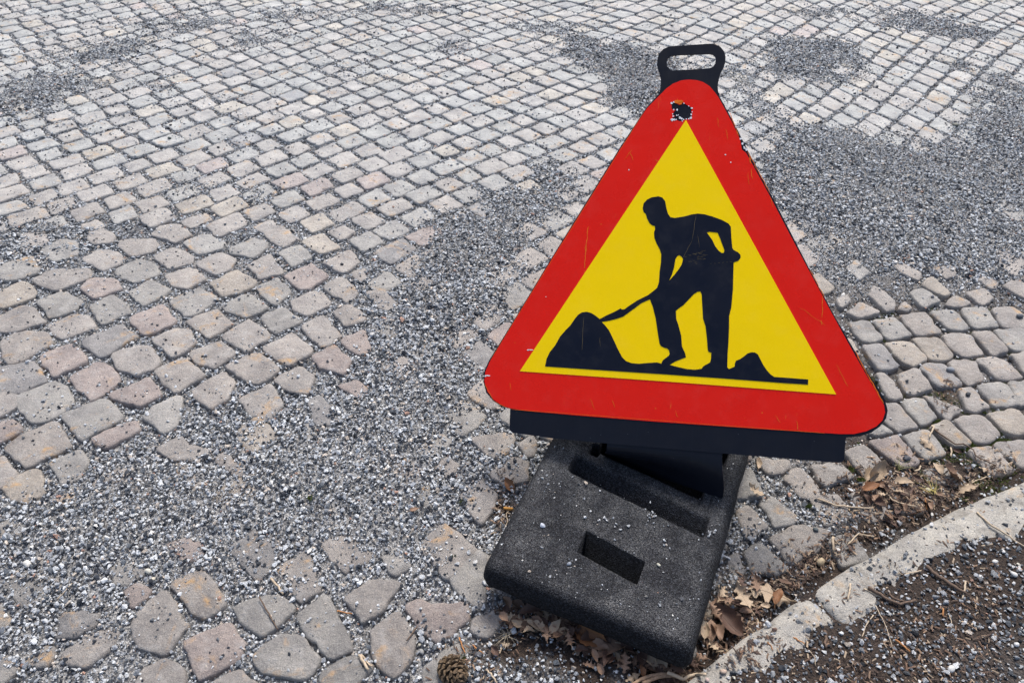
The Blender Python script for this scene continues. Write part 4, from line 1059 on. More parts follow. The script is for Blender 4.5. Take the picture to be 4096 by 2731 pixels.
def lab_of(c, k, cond, where, a, b_): return 'small %s %s leaf in the %s, %s' % ({'orange': 'orange brown'}.get(c, c), 'lobed' if k == 'oak' else 'smooth edged', where, a if cond else b_)
CA, CB, CR = ((2200,2300),2.94), ((1800,1650),1.451), ((2700,2300),2.94)
CG, C8 = ((3200,1650),2.412), ((1000,1800),1.684)
def leaf(crop, x, y, px_len, rot, color, kind='plain', label=None, group=None, lift=.004, tilt=None):
    (ox, oy), s = crop; X, Y = ox+x/s, oy+y/s
    g = gnd(X, Y, .01); z = surf(g[0], g[1]); g = gnd(X, Y, z+lift)
    scl = px_len/s / (FPX/np.linalg.norm(g-EYE))
    scl *= .97
    o = bpy.data.objects.new('dead_leaf', LEAFM[(kind, random.randrange(6), color)]); COL.objects.link(o)
    o.location = tuple(g); o.scale = (scl,)*3
    t = tilt if tilt is not None else (random.uniform(-.45,.45), random.uniform(-.45,.45)); o.rotation_euler = (t[0], t[1], R(rot))
    return tag(o, label, 'leaf', group)
GF = 'dry leaves drifted against the front of the rubber foot'; LF = 'dry brown leaf in the drift along the front edge of the rubber foot plate'
leaf(CA,480,710,420,-118,'orange','plain','long ochre ribbed leaf rolled up, lying in the dark gap before the rubber foot',GF,.02,(0,.5))
leaf(CA,770,850,430,-72,'tan','plain','large smooth tan leaf with an upturned edge in front of the rubber foot',GF,.018,(.1,-.4))
leaf(CA,1150,1010,230,60,'pale','plain','pale rounded leaf below the foot corner, left of two pale ones',GF,.02,(.2,.3))
leaf(CA,1290,985,260,20,'pale','plain','pale leaf below the lowest corner of the rubber foot, right of two',GF,.022,(.3,-.2))
leaf(CA,1085,1115,130,20,'orange','plain','small orange brown leaf above the twisted root',GF,.015,(.4,.2))
leaf(CA,975,1195,200,120,'pale','oak','crumpled pale leaf at the left end of the twisted root',GF,.01)
leaf(CA,1350,1075,170,70,'tan','oak','ragged tan leaf scrap lying on the twisted root',GF,.02)
leaf(CA,1450,1020,140,150,'orange','plain','orange brown leaf right under the lowest corner of the rubber foot',GF,.015)
leaf(CA,1680,1020,170,30,'brown','oak','brown lobed leaf between the foot corner and the end of the kerb',GF,.01)
leaf(CA,590,1100,150,20,'tan','plain','flat tan leaf scrap trodden into the soil near the bottom of the photo',GF,.004,(0,0))
leaf(CA,470,1060,170,70,'tan','oak','torn tan leaf flat on the soil below the drift',GF,.004,(0,.1))
for (x, y, l, r_, c, k) in [(40,450,150,10,'tan','oak'),(110,450,150,70,'tan','oak'),(150,540,170,-20,'tan','plain'),(60,540,160,40,'brown','plain'),(215,510,120,-60,'tan','plain'),(210,650,170,20,'brown','plain'),(30,660,180,80,'tan','plain'),(110,710,170,-40,'tan','plain'),(230,750,170,10,'tan','oak'),(330,650,140,60,'brown','oak'),(420,610,120,-70,'brown','oak'),(560,820,200,100,'tan','plain'),(330,840,140,10,'tan','oak'),(640,700,200,30,'brown','plain'),(300,550,110,-30,'brown','plain'),(1000,1000,120,-20,'tan','oak'),(900,870,150,45,'brown','plain'),(1200,1100,150,70,'tan','plain'),(1420,1150,160,20,'tan','oak'),(640,1010,140,-30,'brown','plain')]:
    leaf(CA, x, y, l*1.15, r_, c, k, lab_of(c, k, x > 450, 'drift before the rubber foot', 'towards the kerb', 'in the middle'), GF, random.uniform(.006,.024))
for (x, y, l, r_, c, k) in [(330,1095,75,20,'tan','plain'),(390,1115,90,70,'tan','plain'),(470,1140,110,-80,'brown','plain'),(520,1170,90,40,'tan','oak'),(560,1165,80,-10,'pale','oak'),(600,1200,80,30,'tan','plain'),(350,1185,75,80,'pale','oak'),(400,1210,90,10,'tan','oak'),(440,1235,90,-50,'tan','plain'),(500,1250,100,60,'pale','plain'),(560,1265,90,0,'tan','oak'),(610,1240,80,-40,'pale','plain'),(660,1230,80,80,'tan','plain'),(640,1180,70,20,'tan','oak'),(320,1140,60,-20,'brown','plain'),(310,1180,70,40,'tan','plain'),(470,1200,70,100,'pale','oak'),(540,1220,80,20,'brown','plain'),(700,1270,80,-20,'tan','plain'),(690,1220,60,60,'brown','plain')]:
    leaf(CB, x, y, l*1.2, r_, c, k, lab_of(c, k, x > 480, 'drift before the rubber foot', 'left of the middle', 'at the left end'), GF, random.uniform(.006,.028))
for k_ in range(34):
    t_ = random.random()**.9; X_, Y_ = 1990+790*t_, 2410+285*t_+random.uniform(-6, 74)
    c_ = random.choice(['tan','tan','brown','brown','pale']); kk_ = random.choice(['oak','plain','plain'])
    leaf(((0,0),1.0), X_, Y_, random.uniform(38, 78), random.uniform(-180, 180), c_, kk_, 'small %s dry %s leaf in the drift before the rubber foot, %s third' % (c_, 'lobed' if kk_ == 'oak' else 'curled', 'left' if t_ < .33 else 'middle' if t_ < .66 else 'right'), GF, random.uniform(.004,.022))
leaf(CB,262,1385,75,30,'brown','plain','dark brown curled leaf between the pine cone and the leaf drift',GF,.008)
leaf(CB,325,1345,60,70,'pale','oak','small light tan leaf scrap left below the drift',GF,.008)
GRt = 'dry leaves between the rubber foot and the kerb'; LR = 'small dry leaf in the heap between the rubber foot and the kerb'
leaf(CR,1090,190,520,75,'pale','oak','largest pale oak leaf, lying flat beside the kerb right of the foot',GRt,.016,(.05,.1))
leaf(CR,800,250,330,15,'pale','oak','crumpled cream oak leaf next to the rubber foot, left of the largest one',GRt,.02)
leaf(CR,550,215,220,-30,'pale','oak','pale ragged leaf touching the right side of the rubber foot',GRt,.018)
leaf(CR,785,115,210,5,'brown','oak','reddish brown lobed leaf topmost in the heap right of the foot',GRt,.02)
leaf(CR,960,90,230,-10,'tan','oak','tan oak leaf with pointed lobes above the largest pale leaf',GRt,.016)
leaf(CR,1215,240,200,-35,'orange','plain','orange brown curled leaf on the end of the largest pale leaf',GRt,.03)
leaf(CR,1065,352,120,90,'pale','plain','small rounded cream leaf against the kerb edge',GRt,.016)
leaf(CR,610,540,420,35,'brown','plain','broad dark brown glossy leaf with an orange rim next to the kerb',GRt,.012,(.15,-.1))
leaf(CR,410,790,240,60,'tan','oak','light tan torn leaf low in the gap between foot and kerb',GRt,.012)
for (x, y, l, r_, c, k) in [(860,310,150,60,'pale','oak'),(600,290,170,70,'tan','oak'),(520,330,160,90,'tan','plain'),(470,420,190,20,'tan','oak'),(430,640,220,-12,'tan','plain'),(490,640,200,15,'tan','plain'),(360,650,160,-20,'pale','plain'),(940,390,150,30,'brown','oak'),(830,420,150,100,'tan','plain'),(720,350,160,60,'brown','plain'),(500,480,140,-40,'brown','plain'),(760,480,120,20,'tan','oak'),(450,830,140,30,'pale','oak'),(300,950,140,70,'tan','oak'),(200,1000,140,10,'brown','oak'),(1300,100,130,50,'tan','plain'),(1290,60,90,10,'pale','oak'),(650,400,140,80,'tan','oak')]:
    leaf(CR, x, y, l*1.15, r_, c, k, lab_of(c, k, y > 400, 'heap between foot and kerb', 'lower part', 'upper part'), GRt, random.uniform(.006,.022))
GG = 'dry leaves in the gutter along the kerb'; LG = 'brown leaf scrap in the gutter litter along the kerb'
leaf(CG,1215,290,150,20,'pale','oak','small pale oak leaf on the cobblestones beyond the gutter litter',GG,.008)
leaf(CG,740,560,230,-30,'pale','plain','folded pale tan leaf standing up, below the right corner of the skirt',GG,.022,(.7,.3))
leaf(CG,700,600,190,-60,'pale','plain','tan leaf lying before the folded one near the sign skirt',GG,.012)
leaf(CG,1332,532,130,10,'pale','plain','narrow pale leaf on a cobblestone in the middle of the gutter litter',GG,.008)
leaf(CG,1460,600,190,-130,'tan','plain','long tan leaf beside the narrow pale one',GG,.008)
leaf(CG,1000,670,170,-110,'pale','plain','elongated pale leaf near the centre of the gutter litter',GG,.010)
leaf(CG,1825,565,160,60,'pale','oak','pale oak leaf farthest to the right in the gutter',GG,.010)
leaf(CG,1610,735,190,100,'pale','oak','cream lobed leaf against the kerb edge on the right',GG,.010)
leaf(CG,680,730,180,105,'orange','plain','dark orange leaf sliver in the gutter litter',GG,.012)
for (x, y, l, r_, c, k) in [(760,680,150,30,'tan','plain'),(800,730,150,50,'brown','plain'),(870,790,130,20,'tan','oak'),(960,760,130,60,'pale','oak'),(1010,740,120,0,'tan','oak'),(1080,750,120,-40,'brown','oak'),(650,830,140,20,'brown','plain'),(700,800,150,-20,'tan','plain'),(760,870,160,40,'brown','plain'),(1020,800,110,80,'tan','plain'),(880,1060,150,60,'tan','oak'),(850,1010,120,10,'tan','plain'),(940,930,140,-30,'brown','plain'),(990,900,120,20,'tan','plain'),(1100,970,150,80,'orange','plain'),(1340,790,90,30,'tan','plain'),(1240,890,120,10,'tan','plain'),(600,760,130,0,'brown','plain'),(1180,830,120,40,'brown','oak'),(900,850,120,-70,'tan','oak'),(1130,640,110,30,'brown','plain'),(780,780,120,80,'pale','oak'),(1520,380,100,30,'brown','plain'),(1450,690,100,60,'tan','plain'),(480,1300,100,20,'tan','oak'),(960,1010,90,50,'brown','oak')]:
    leaf(CG, x, y, l*.82, r_, 'brown' if (c == 'tan' and (x+y) % 3) else c, k, lab_of('brown' if (c == 'tan' and (x+y) % 3) else c, k, y > 780, 'gutter litter along the kerb', 'near side', 'far side'), GG, random.uniform(.004,.014))
leaf(((2800,1600),1.3866),318,350,70,-10,'pale','plain','pale leaf half hidden behind the right edge of the rubber foot',None,.012,(.3,.5))
leaf(((2800,1600),1.3866),310,505,110,60,'pale','oak','pale ragged leaf on cobblestones to the right of the rubber foot',None,.012)
leaf(C8,1745,232,115,25,'orange','plain','narrow ochre leaf left of the rubber foot near the cigarette butt',None,.008)
leaf(C8,1112,405,75,-60,'tan','plain','tiny tan leaf on the gravel drift left of the foot',None,.008)

def tube(name, pts, rad, mat, seg=6, parent=None, taper=.7):
    pts = [np.array(p, float) for p in pts]; n = len(pts); V = []; F = []
    for i, p in enumerate(pts):
        t = pts[min(i+1,n-1)]-pts[max(i-1,0)]; t /= max(np.linalg.norm(t), 1e-9)
        a = np.cross(t, [0,0,1.0]); a = a/max(np.linalg.norm(a), 1e-6); b_ = np.cross(a, t); r_ = rad*(1-(1-taper)*i/(n-1))*random.uniform(.85, 1.12)
        for k in range(seg): th = 2*math.pi*k/seg; V.append(p+a*r_*math.cos(th)+b_*r_*math.sin(th))
    for i in range(n-1):
        for k in range(seg): F.append((i*seg+k, i*seg+(k+1) % seg, (i+1)*seg+(k+1) % seg, (i+1)*seg+k))
    F.append(tuple(reversed(range(seg)))); F.append(tuple(range((n-1)*seg, n*seg)))
    return mesh_obj(name, V, F, mat, parent, True)
def twig(crop, pl, wpx, color, label, group='twigs and straws lying about', lift=.002, name='twig'):
    (ox, oy), s = crop; P = []
    Q = [np.array((ox+x/s, oy+y/s)) for x, y in pl]; fine = []
    for a, b_ in zip(Q[:-1], Q[1:]):
        for k in range(4): fine.append(a+(b_-a)*k/4+np.array([random.uniform(-1,1), random.uniform(-1,1)])*wpx/s*.25)
    fine.append(Q[-1])
    for q in fine:
        g = gnd(q[0], q[1], .0); z = surf(g[0], g[1]); g = gnd(q[0], q[1], z+lift); P.append(g)
    rad = wpx/s/2/(FPX/np.linalg.norm(P[0]-EYE)); zs = np.array([p[2] for p in P]); zl = np.linspace(zs[0], zs[-1], len(zs)); zl = zl+max(0, float((zs-zl).max()))*.8
    for p, z_ in zip(P, zl): p[2] = z_+rad
    c0 = np.mean(P, axis=0); o = tube(name, [p-c0 for p in P], rad, M_TWIG[color]); o.location = tuple(c0)
    return tag(o, label, 'twig', group)
CK = ((3500,1900),1.8876)
twig(CG,[(175,835),(330,895),(500,922),(705,925)],20,'pale','longest pale twig, curved, lying right of the rubber foot on the gravel')
twig(CG,[(855,825),(960,880),(1110,920)],16,'pale','straight pale twig on the leaves near the kerb')
twig(CG,[(1700,972),(1840,1100),(2010,1205),(2161,1300)],17,'pale','long pale twig with a kink lying on top of the kerb')
twig(CG,[(1550,735),(1690,660),(1790,630),(1885,612)],14,'pale','bent pale twig against the kerb at the right')
twig(CG,[(450,1280),(550,1185),(620,1195),(712,1202)],14,'pale','angled pale twig touching the kerb edge')
twig(CG,[(310,1225),(318,1300),(308,1365)],24,'pale','short stubby pale stick near the kerb corner')
twig(CG,[(1445,310),(1458,370),(1452,432)],18,'pale','short pale stick upright in the photo among the upper litter')
twig(CG,[(1275,130),(1265,190),(1248,250)],16,'pale','short forked pale stalk on the cobblestones')
twig(CG,[(1290,170),(1500,310),(1690,430),(1880,520)],14,'dark','long dark thin stick along the cobblestone joint')
twig(CG,[(1100,572),(1140,560),(1160,520)],18,'pale','tiny crooked pale twig in the gutter soil')
twig(CG,[(1750,1290),(1860,1268)],16,'pale','short pale twig on the back edge of the kerb')
twig(CG,[(1190,820),(1215,880),(1220,940)],14,'orange','short reddish twig leaning on the kerb')
twig(CK,[(380,700),(470,770),(560,830),(680,905)],28,'dark','thick dark stick on the footpath soil')
twig(CK,[(682,805),(672,870),(655,935)],14,'pale','short pale straw beside the thick dark stick')
twig(CK,[(225,755),(280,738),(345,725)],13,'pale','short pale straw above the bent dark twigs')
twig(CK,[(-60,855),(60,930),(190,985),(300,950)],24,'dark','bent dark twig pointing right on the footpath')
twig(CK,[(-90,860),(-10,900),(50,930)],12,'pale','split pale twig lying on the bent dark one')
twig(CK,[(100,905),(150,935),(215,960)],16,'dark','small brown twig just above the bent dark one')
twig(CK,[(0,985),(50,1080),(95,1180),(130,1312)],7,'pale','long thin straw on the footpath soil')
twig(CK,[(150,1240),(210,1290),(262,1335)],13,'orange','reddish brown twig low on the footpath')
twig(CK,[(512,1008),(512,1066)],10,'orange','tiny orange straw on the footpath')
twig(CK,[(558,1058),(575,1100),(578,1155)],7,'pale','curved hair-thin straw on the footpath')
twig(CR,[(1390,730),(1450,775),(1520,810)],18,'orange','light brown twig on the grit behind the kerb')
twig(CR,[(1755,665),(1765,760),(1765,855)],38,'dark','short thick dark stick on the footpath behind the kerb')
twig(CR,[(2060,110),(2050,200),(2030,300)],26,'pale','knobbly pale twig behind the kerb joint')
twig(CR,[(2330,470),(2240,600),(2190,750)],12,'pale','thin curved white straw on the footpath')
twig(CR,[(1085,790),(1130,830),(1150,885)],12,'orange','thin brown straw near the dark soil on the kerb')
twig(CR,[(1580,890),(1640,960),(1650,1060)],10,'pale','hooked pale straw on the lower footpath')
twig(C8,[(140,872),(190,920),(225,975)],17,'pale','pale peeled twig on the gravel, lower left of the photo')
twig(C8,[(65,995),(120,1090),(160,1160),(192,1215)],9,'dark','thin dark twig across a cobblestone at the lower left')
twig(C8,[(585,1085),(640,1098),(690,1105)],11,'orange','orange twig on the gravel between two cobblestones')
twig(C8,[(735,1388),(770,1440),(800,1485)],22,'pale','thick pale split twig near the bottom edge')
twig(C8,[(750,1385),(790,1430),(825,1462)],12,'pale','thin pale twig lying on the thick split one')
twig(C8,[(1130,1195),(1090,1240),(1055,1287)],11,'dark','short dark twig at the edge of a grey cobblestone')
twig(C8,[(1410,1270),(1430,1320),(1450,1372)],11,'orange','brown twig left of the leaf drift')
twig(C8,[(1500,1315),(1530,1340),(1562,1366)],12,'orange','light brown twig near the dark curled leaf')
twig(C8,[(1590,1478),(1630,1520),(1665,1575)],16,'pale','pale twig at the bottom edge right of the pine cone')
twig(C8,[(1755,400),(1725,430),(1735,480),(1715,530)],6,'pale','curly hair-thin root against the rubber foot')
twig(CA,[(765,792),(900,803),(1095,820)],9,'pale','thin straw lying before the dark front of the foot', lift=.02)
twig(CA,[(990,820),(1070,862),(1155,915)],9,'orange','thin ochre straw under the front of the foot', lift=.012)
twig(CA,[(215,778),(300,800),(380,880),(460,945)],13,'dark','brown twig running down out of the leaf drift', lift=.012)
twig(((0,1800),1.68),[(385,1005),(430,960),(490,890)],7,'pale','thin straw on the gravel at the lower left')
def root_piece(pl, wpx, label, lift):
    (ox, oy), s = CA; P = []
    for x, y in pl:
        g = gnd(ox+x/s, oy+y/s, .0); z = surf(g[0], g[1]); P.append(gnd(ox+x/s, oy+y/s, max(z, .01)+lift))
    F_ = []
    for a, b_ in zip(P[:-1], P[1:]): F_ += [a+(b_-a)*k/3 for k in range(3)]
    F_.append(P[-1]); rad = wpx/s/2/(FPX/np.linalg.norm(P[0]-EYE)); c0 = np.mean(F_, axis=0)
    o = tube('dry_root', [p-c0 for p in F_], rad, M_TWIG['pale'] if lift > .02 else flatmat('weathered root', (.30,.20,.13), .85, .5, 160), 8, None, .8); o.location = tuple(c0); return tag(o, label, 'root', 'weathered roots at the bottom edge')
root_piece([(960,1290),(1060,1225),(1180,1180),(1300,1155),(1400,1150)],42,'brown twisted root curving along the bottom edge',.012)
root_piece([(1090,1270),(1180,1230),(1290,1190),(1400,1180),(1500,1195),(1580,1225)],46,'thick brown root just under the pale forked one',.010)
root_piece([(1380,1140),(1480,1180),(1570,1222),(1640,1180),(1720,1160),(1825,1165)],40,'pale grey weathered root end resting on the kerb',.026)

# pine cone
def pine_cone():
    g = gnd(1812, 2672, .02); z = surf(g[0], g[1]); root = empty('pine_cone', (g[0], g[1], z+.018)); root.rotation_euler = (R(62), R(14), R(35))
    tag(root, 'open brown pine cone lying on the gravel at the bottom edge', 'pine cone')
    b = NB('cone scale', .75); P_ = b.objco(); b.col(b.ramp(b.noise(120, 4, .7, P_), [(.35,(.045,.028,.015)),(.55,(.14,.095,.055)),(.75,(.30,.23,.15))])); b.bump(b.noise(300,3,.6,P_), .5, .001)
    core = mesh_obj('core', *lathe([(.000,-.022),(.010,-.018),(.014,-.004),(.012,.010),(.006,.020),(0,.023)], 10), M_TWIG['dark'], root, True)
    V = [(-.0048,0,0),(.0048,0,0),(.0062,.012,.002),(.0038,.0165,.0035),(-.0038,.0165,.0035),(-.0062,.012,.002),(0,.0155,.0060),
         (-.004,0,-.002),(.004,0,-.002),(.005,.012,-.001),(-.005,.012,-.001)]
    F = [(0,1,2,6,5),(2,3,6),(3,4,6),(4,5,6),(7,10,9,8),(0,7,8,1),(1,8,9,2),(5,10,7,0),(2,9,3),(5,4,10),(3,9,10,4)]
    me = bpy.data.meshes.new('scale'); me.from_pydata(V, [], F); me.update(); me.materials.append(b.m)
    for k in range(64):
        t = (k+.5)/64; a = k*2.39996; zz = -.021+.042*t; el_ = R(-35+100*t); rr = .0075*math.sin(math.pi*min(.97, .12+.86*t))+.001
        o = bpy.data.objects.new('scale', me); COL.objects.link(o); o.parent = root
        o.location = (rr*math.cos(a), rr*math.sin(a), zz); sc = (.75+.5*math.sin(math.pi*(.15+.8*t))); o.scale = (sc, sc, sc)
        o.rotation_euler = Matrix.Rotation(a-math.pi/2, 3, 'Z').to_4x4().to_euler() if False else (Matrix.Rotation(a-math.pi/2, 3, 'Z') @ Matrix.Rotation(el_, 3, 'X')).to_euler()
def lathe(prof, seg):
    V = []; F = []
    for r_, z_ in prof:
        for k in range(seg): th = 2*math.pi*k/seg; V.append((r_*math.cos(th), r_*math.sin(th), z_))
    for i in range(len(prof)-1):
        for k in range(seg): F.append((i*seg+k, i*seg+(k+1) % seg, (i+1)*seg+(k+1) % seg, (i+1)*seg+k))
    return V, F
pine_cone()
# cigarette butt
def butt():
    g = gnd(2032, 2018, .012); z = surf(g[0], g[1]); root = empty('cigarette_butt', (g[0], g[1], z+.006)); root.rotation_euler = (0, R(4), R(-2))
    tag(root, 'ochre cigarette filter stub on the gravel left of the rubber foot', 'cigarette butt')
    r_ = .0038; L = .021
    V, F = lathe([(0,-L/2),(r_*.92,-L/2),(r_,-L/2+.001),(r_*1.02,0),(r_,L/2-.001),(r_*.9,L/2),(0,L/2)], 14)
    V = [(z_, y_*(.8+.1*math.sin(z_*300)), x_) for x_, y_, z_ in V]
    mesh_obj('filter', V, F, flatmat('ochre filter paper', (.50,.24,.045), .7, .25, 400), root, True)
    V, F = lathe([(0,L/2+.0001),(r_*.86,L/2+.0002),(r_*.86,L/2+.0012),(0,L/2+.0010)], 14); V = [(z_, y_*.85, x_) for x_, y_, z_ in V]
    mesh_obj('burnt_end', V, F, flatmat('burnt paper', (.20,.12,.05), .9), root, True)
butt()
# larger pebbles one can pick out
pebs = [(((0,1800),1.68),182,765,70,(.62,.61,.58),'largest whitish pebble on the gravel at the lower left'),(((0,1800),1.68),995,812,52,(.60,.58,.50),'cream egg-shaped pebble on the gravel, lower left centre'),
 (((0,1800),1.68),1027,865,38,(.62,.57,.47),'small cream pebble beside the egg-shaped one'),(((0,1800),1.68),455,660,36,(.55,.56,.58),'pale pebble on the gravel drift at the left'),
 (((1900,1900),2.614),706,522,72,(.48,.52,.60),'bluish white stone chip on the top of the rubber foot'),(((1900,1900),2.614),1920,935,50,(.55,.53,.44),'cream pebble right of the slot in the rubber foot'),
 (((1900,1900),2.614),985,925,62,(.30,.33,.38),'grey speckled pebble left below the slot in the rubber foot'),(((1900,1900),2.614),1160,80,58,(.50,.42,.34),'buff angular pebble on the left end of the ridge of the foot'),
 (C8,1157,1355,48,(.34,.34,.33),'smooth grey oval pebble near the pine cone'),(C8,1145,1308,34,(.50,.47,.38),'round beige pebble above the grey oval one'),(C8,940,352,44,(.55,.58,.64),'large blue-white chip in the gravel drift left of the foot'),
 (C8,1540,1375,62,(.10,.10,.11),'dark round pebble right of the pine cone'),(CG,200,1440,120,(.50,.40,.26),'long tan pebble standing beside the kerb corner'),(CG,370,1320,50,(.62,.62,.60),'white pebble by the stubby stick near the kerb'),(CG,150,1125,64,(.07,.09,.10),'black oval pebble left of the gutter gravel'),
 (CG,1030,440,85,(.045,.05,.065),'flat black stone chip in the upper gutter litter'),(CG,1950,1200,70,(.07,.08,.10),'dark pebble on the right end of the kerb'),(CG,625,705,60,(.55,.56,.55),'white pebble in the litter near the folded leaf'),
 (CK,1068,1277,40,(.68,.68,.68),'round white pebble on the footpath near the right edge'),(CK,578,1462,66,(.62,.62,.60),'long white pebble on the lower footpath'),(CK,1050,748,52,(.62,.62,.60),'pair-like white pebble on the footpath at the right edge'),(CK,390,705,48,(.55,.42,.38),'pinkish pebble at the end of the thick dark stick'),(CK,908,652,48,(.60,.60,.58),'white pebble on the footpath just behind the kerb'),
 (((3000,1000),1.742),1395,832,58,(.26,.28,.31),'grey round pebble on a cobblestone right of the sign'),(((3000,1000),1.742),1520,1004,44,(.035,.04,.05),'black round pebble on a cobblestone right of the sign corner'),(((3000,1000),1.742),1108,1010,44,(.045,.045,.05),'black pebble in the joint beside the sign corner'),(((3000,1000),1.742),1272,325,32,(.10,.11,.14),'dark pebble on the cobblestone at the edge of the right gravel drift'),(((3000,1000),1.742),1880,460,54,(.09,.10,.12),'dark grey pebble near the right edge of the photo'),
 (((2696,0),1.568),1765,785,42,(.20,.20,.17),'olive grey pebble on the far gravel drift'),(((2696,0),1.568),1240,1330,36,(.26,.24,.22),'brownish pebble in the middle of the right gravel drift'),(CR,570,1130,90,(.50,.38,.30),'pinkish buff pebble on the kerb near the bottom edge'),(CR,380,1225,60,(.58,.45,.40),'pale pink pebble on the kerb at the bottom edge'),
 (((0,0),1.568),1062,866,28,(.12,.14,.13),'dark pebble alone on a cobblestone in the upper left half')]
def mat_peb(c, i):
    b = NB('pebble stone', .7); P_ = b.objco(); n = b.noise(700, 4, .8, P_)
    b.col(b.mix(1.0, c, b.ramp(n, [(.35,(.55,.55,.57)),(.5,(1,1,1)),(.68,(1.35,1.35,1.33))]), 'MULTIPLY')); b.bump(n, .4, .001); return b.m
for i, (cr, x, y, l, c, lab) in enumerate(pebs):
    (ox, oy), s = cr; X, Y = ox+x/s, oy+y/s; foot_top = 'rubber foot' in lab and ('slot' in lab or 'top of' in lab) or 'ridge of the foot' in lab
    g = gnd(X, Y, .0); z = BZ if foot_top else surf(g[0], g[1]); rr = l/s/2*.86/(FPX/np.linalg.norm(g-EYE))
    g = gnd(X, Y, z+rr*.4); bm = bmesh.new(); bmesh.ops.create_icosphere(bm, subdivisions=2, radius=1)
    chip_ = [Vector((random.gauss(0,1), random.gauss(0,1), random.gauss(0,1))).normalized() for _ in range(9)]
    for v in bm.verts:
        for nn in chip_:
            q = v.co.dot(nn)-.80
            if q > 0: v.co -= nn*q
    ex, ey, ez = 1.0, random.uniform(.62,.85), random.uniform(.5,.7)
    for v in bm.verts:
        d = mnoise.noise(v.co*1.3+Vector((i*3.1,0,0)))*.28; v.co = Vector((v.co.x*ex, v.co.y*ey, v.co.z*ez))*(1+d)*rr
    o = bm_obj('pebble', bm, mat_peb((c[0]*.8, c[1]*.8, c[2]*.8), i), None, not ('chip' in lab or 'angular' in lab)); o.location = tuple(g); o.rotation_euler = (0, 0, R({True: 40}.get('long' in lab, random.uniform(-60,60)))); tag(o, lab, 'pebble', 'larger pebbles and stone chips')

# moss in a few joints, sprouts of grass, crumbled litter
def moss():
    pts = []; 
    for (x, y, n_, sx_, sy_) in [(1600,330,220,45,9),(1650,250,150,14,28),(1850,285,160,55,16),(1960,262,90,35,10),(1335,78,60,14,6),(485,555,60,12,16),(590,650,40,25,10),(80,915,40,14,8)]:
        for _ in range(n_):
            X, Y = 3200+(x+random.gauss(0,sx_))/2.412, 1650+(y+random.gauss(0,sy_))/2.412; g = gnd(X, Y, -.006); t_ = float(samp(top, g[0:1], g[1:2], 1)[0])
            if t_ > -.003: continue
            pts.append((g[0], g[1], samp(LEV, g[0:1], g[1:2])[0]+.003))
    for _ in range(5200):
        X, Y = random.uniform(3420, 4096), random.uniform(1230, 2000); g = gnd(X, Y, -.006); t_ = float(samp(top, g[0:1], g[1:2], 1)[0])
        if t_ > -.004 or fbm(g[0:1], g[1:2], .07, 2, 44)[0] < .56 or cover(g[0:1], g[1:2])[0] > .35 or domain2(g) == False: continue
        pts.append((g[0], g[1], samp(LEV, g[0:1], g[1:2])[0]+.002))
    for (x, y, n_) in [(1430,1390,30),(865,1415,30),(1430,360,14),(410,355,14)]:
        for _ in range(n_):
            g = gnd(1000+(x+random.gauss(0,12))/1.684, 1800+(y+random.gauss(0,8))/1.684, -.004); pts.append((g[0], g[1], samp(LEV, g[0:1], g[1:2])[0]+.003))
    V = []; F = []
    for p in pts:
        for _ in range(9):
            a = random.uniform(0, 6.28); l = random.uniform(.002, .0045); q = np.array(p)+np.array([random.gauss(0,.0015), random.gauss(0,.0015), 0]); k = len(V)
            dx, dy = math.cos(a)*.0009, math.sin(a)*.0009
            V += [q+[dx,dy,0], q-[dx,dy,0], q+[random.gauss(0,.0015), random.gauss(0,.0015), l]]; F.append((k,k+1,k+2))
    tag(mesh_obj('moss', V, F, flatmat('moss', (.10,.13,.025), .9, .5, 500)), 'green moss tufts in the joints between cobblestones', 'moss', kind='stuff')
moss()
def blades(name, crop, x, y, n_, h, spread, col, label, cat, lean=(0,0)):
    (ox, oy), s = crop; g = gnd(ox+x/s, oy+y/s, 0); z = surf(g[0], g[1]); V = []; F = []
    for _ in range(n_):
        a = random.uniform(0, 6.28); b0 = np.array([random.gauss(0,.003), random.gauss(0,.003), 0]); l = h*random.uniform(.6,1.1); dx = np.array([math.cos(a), math.sin(a), 0])
        pr = np.array([-dx[1], dx[0], 0])*.0009; k = len(V); ln = np.array([lean[0], lean[1], 0])
        for j in range(5): t = j/4; c_ = b0+(dx*spread+ln)*l*t*t+np.array([0,0,l*t*(1-.35*t)]); V += [c_-pr*(1.05-t), c_+pr*(1.05-t)]
        for j in range(4): F.append((k+2*j, k+2*j+1, k+2*j+3, k+2*j+2))
    o = mesh_obj(name, V, F, flatmat(name+' blade', col, .7)); o.location = (g[0], g[1], z); return tag(o, label, cat)
blades('grass_sprout', C8, 1376, 735, 3, .028, .15, (.09,.16,.02), 'tiny green grass sprout in the gravel left of the rubber foot', 'grass')
blades('dry_grass_tuft', CG, 1290, 750, 22, .030, 1.0, (.45,.38,.12), 'yellowed tuft of dry grass in the gutter litter by the kerb', 'grass', (-.5,.3))
blades('grass_wisp', CG, 960, 520, 12, .030, .9, (.20,.20,.07), 'thin olive grass wisp among the upper gutter litter', 'grass', (.4,.2))
blades('dead_roots', CB, 330, 1285, 16, .030, 1.3, (.28,.24,.18), 'grey tangle of dead rootlets under the leaf drift', 'roots')
blades('weed_stalk', ((2800,1600),1.3866), 262, 760, 2, .05, .10, (.08,.06,.04), 'thin dark weed stalks beside the right edge of the foot', 'weed', (-.1,.3))
blades('dirt_tuft', ((3000,1000),1.742), 1380, 1010, 26, .024, 1.4, (.10,.075,.05), 'brown tuft of dead roots between cobblestones right of the sign', 'roots', (.5,-.4))
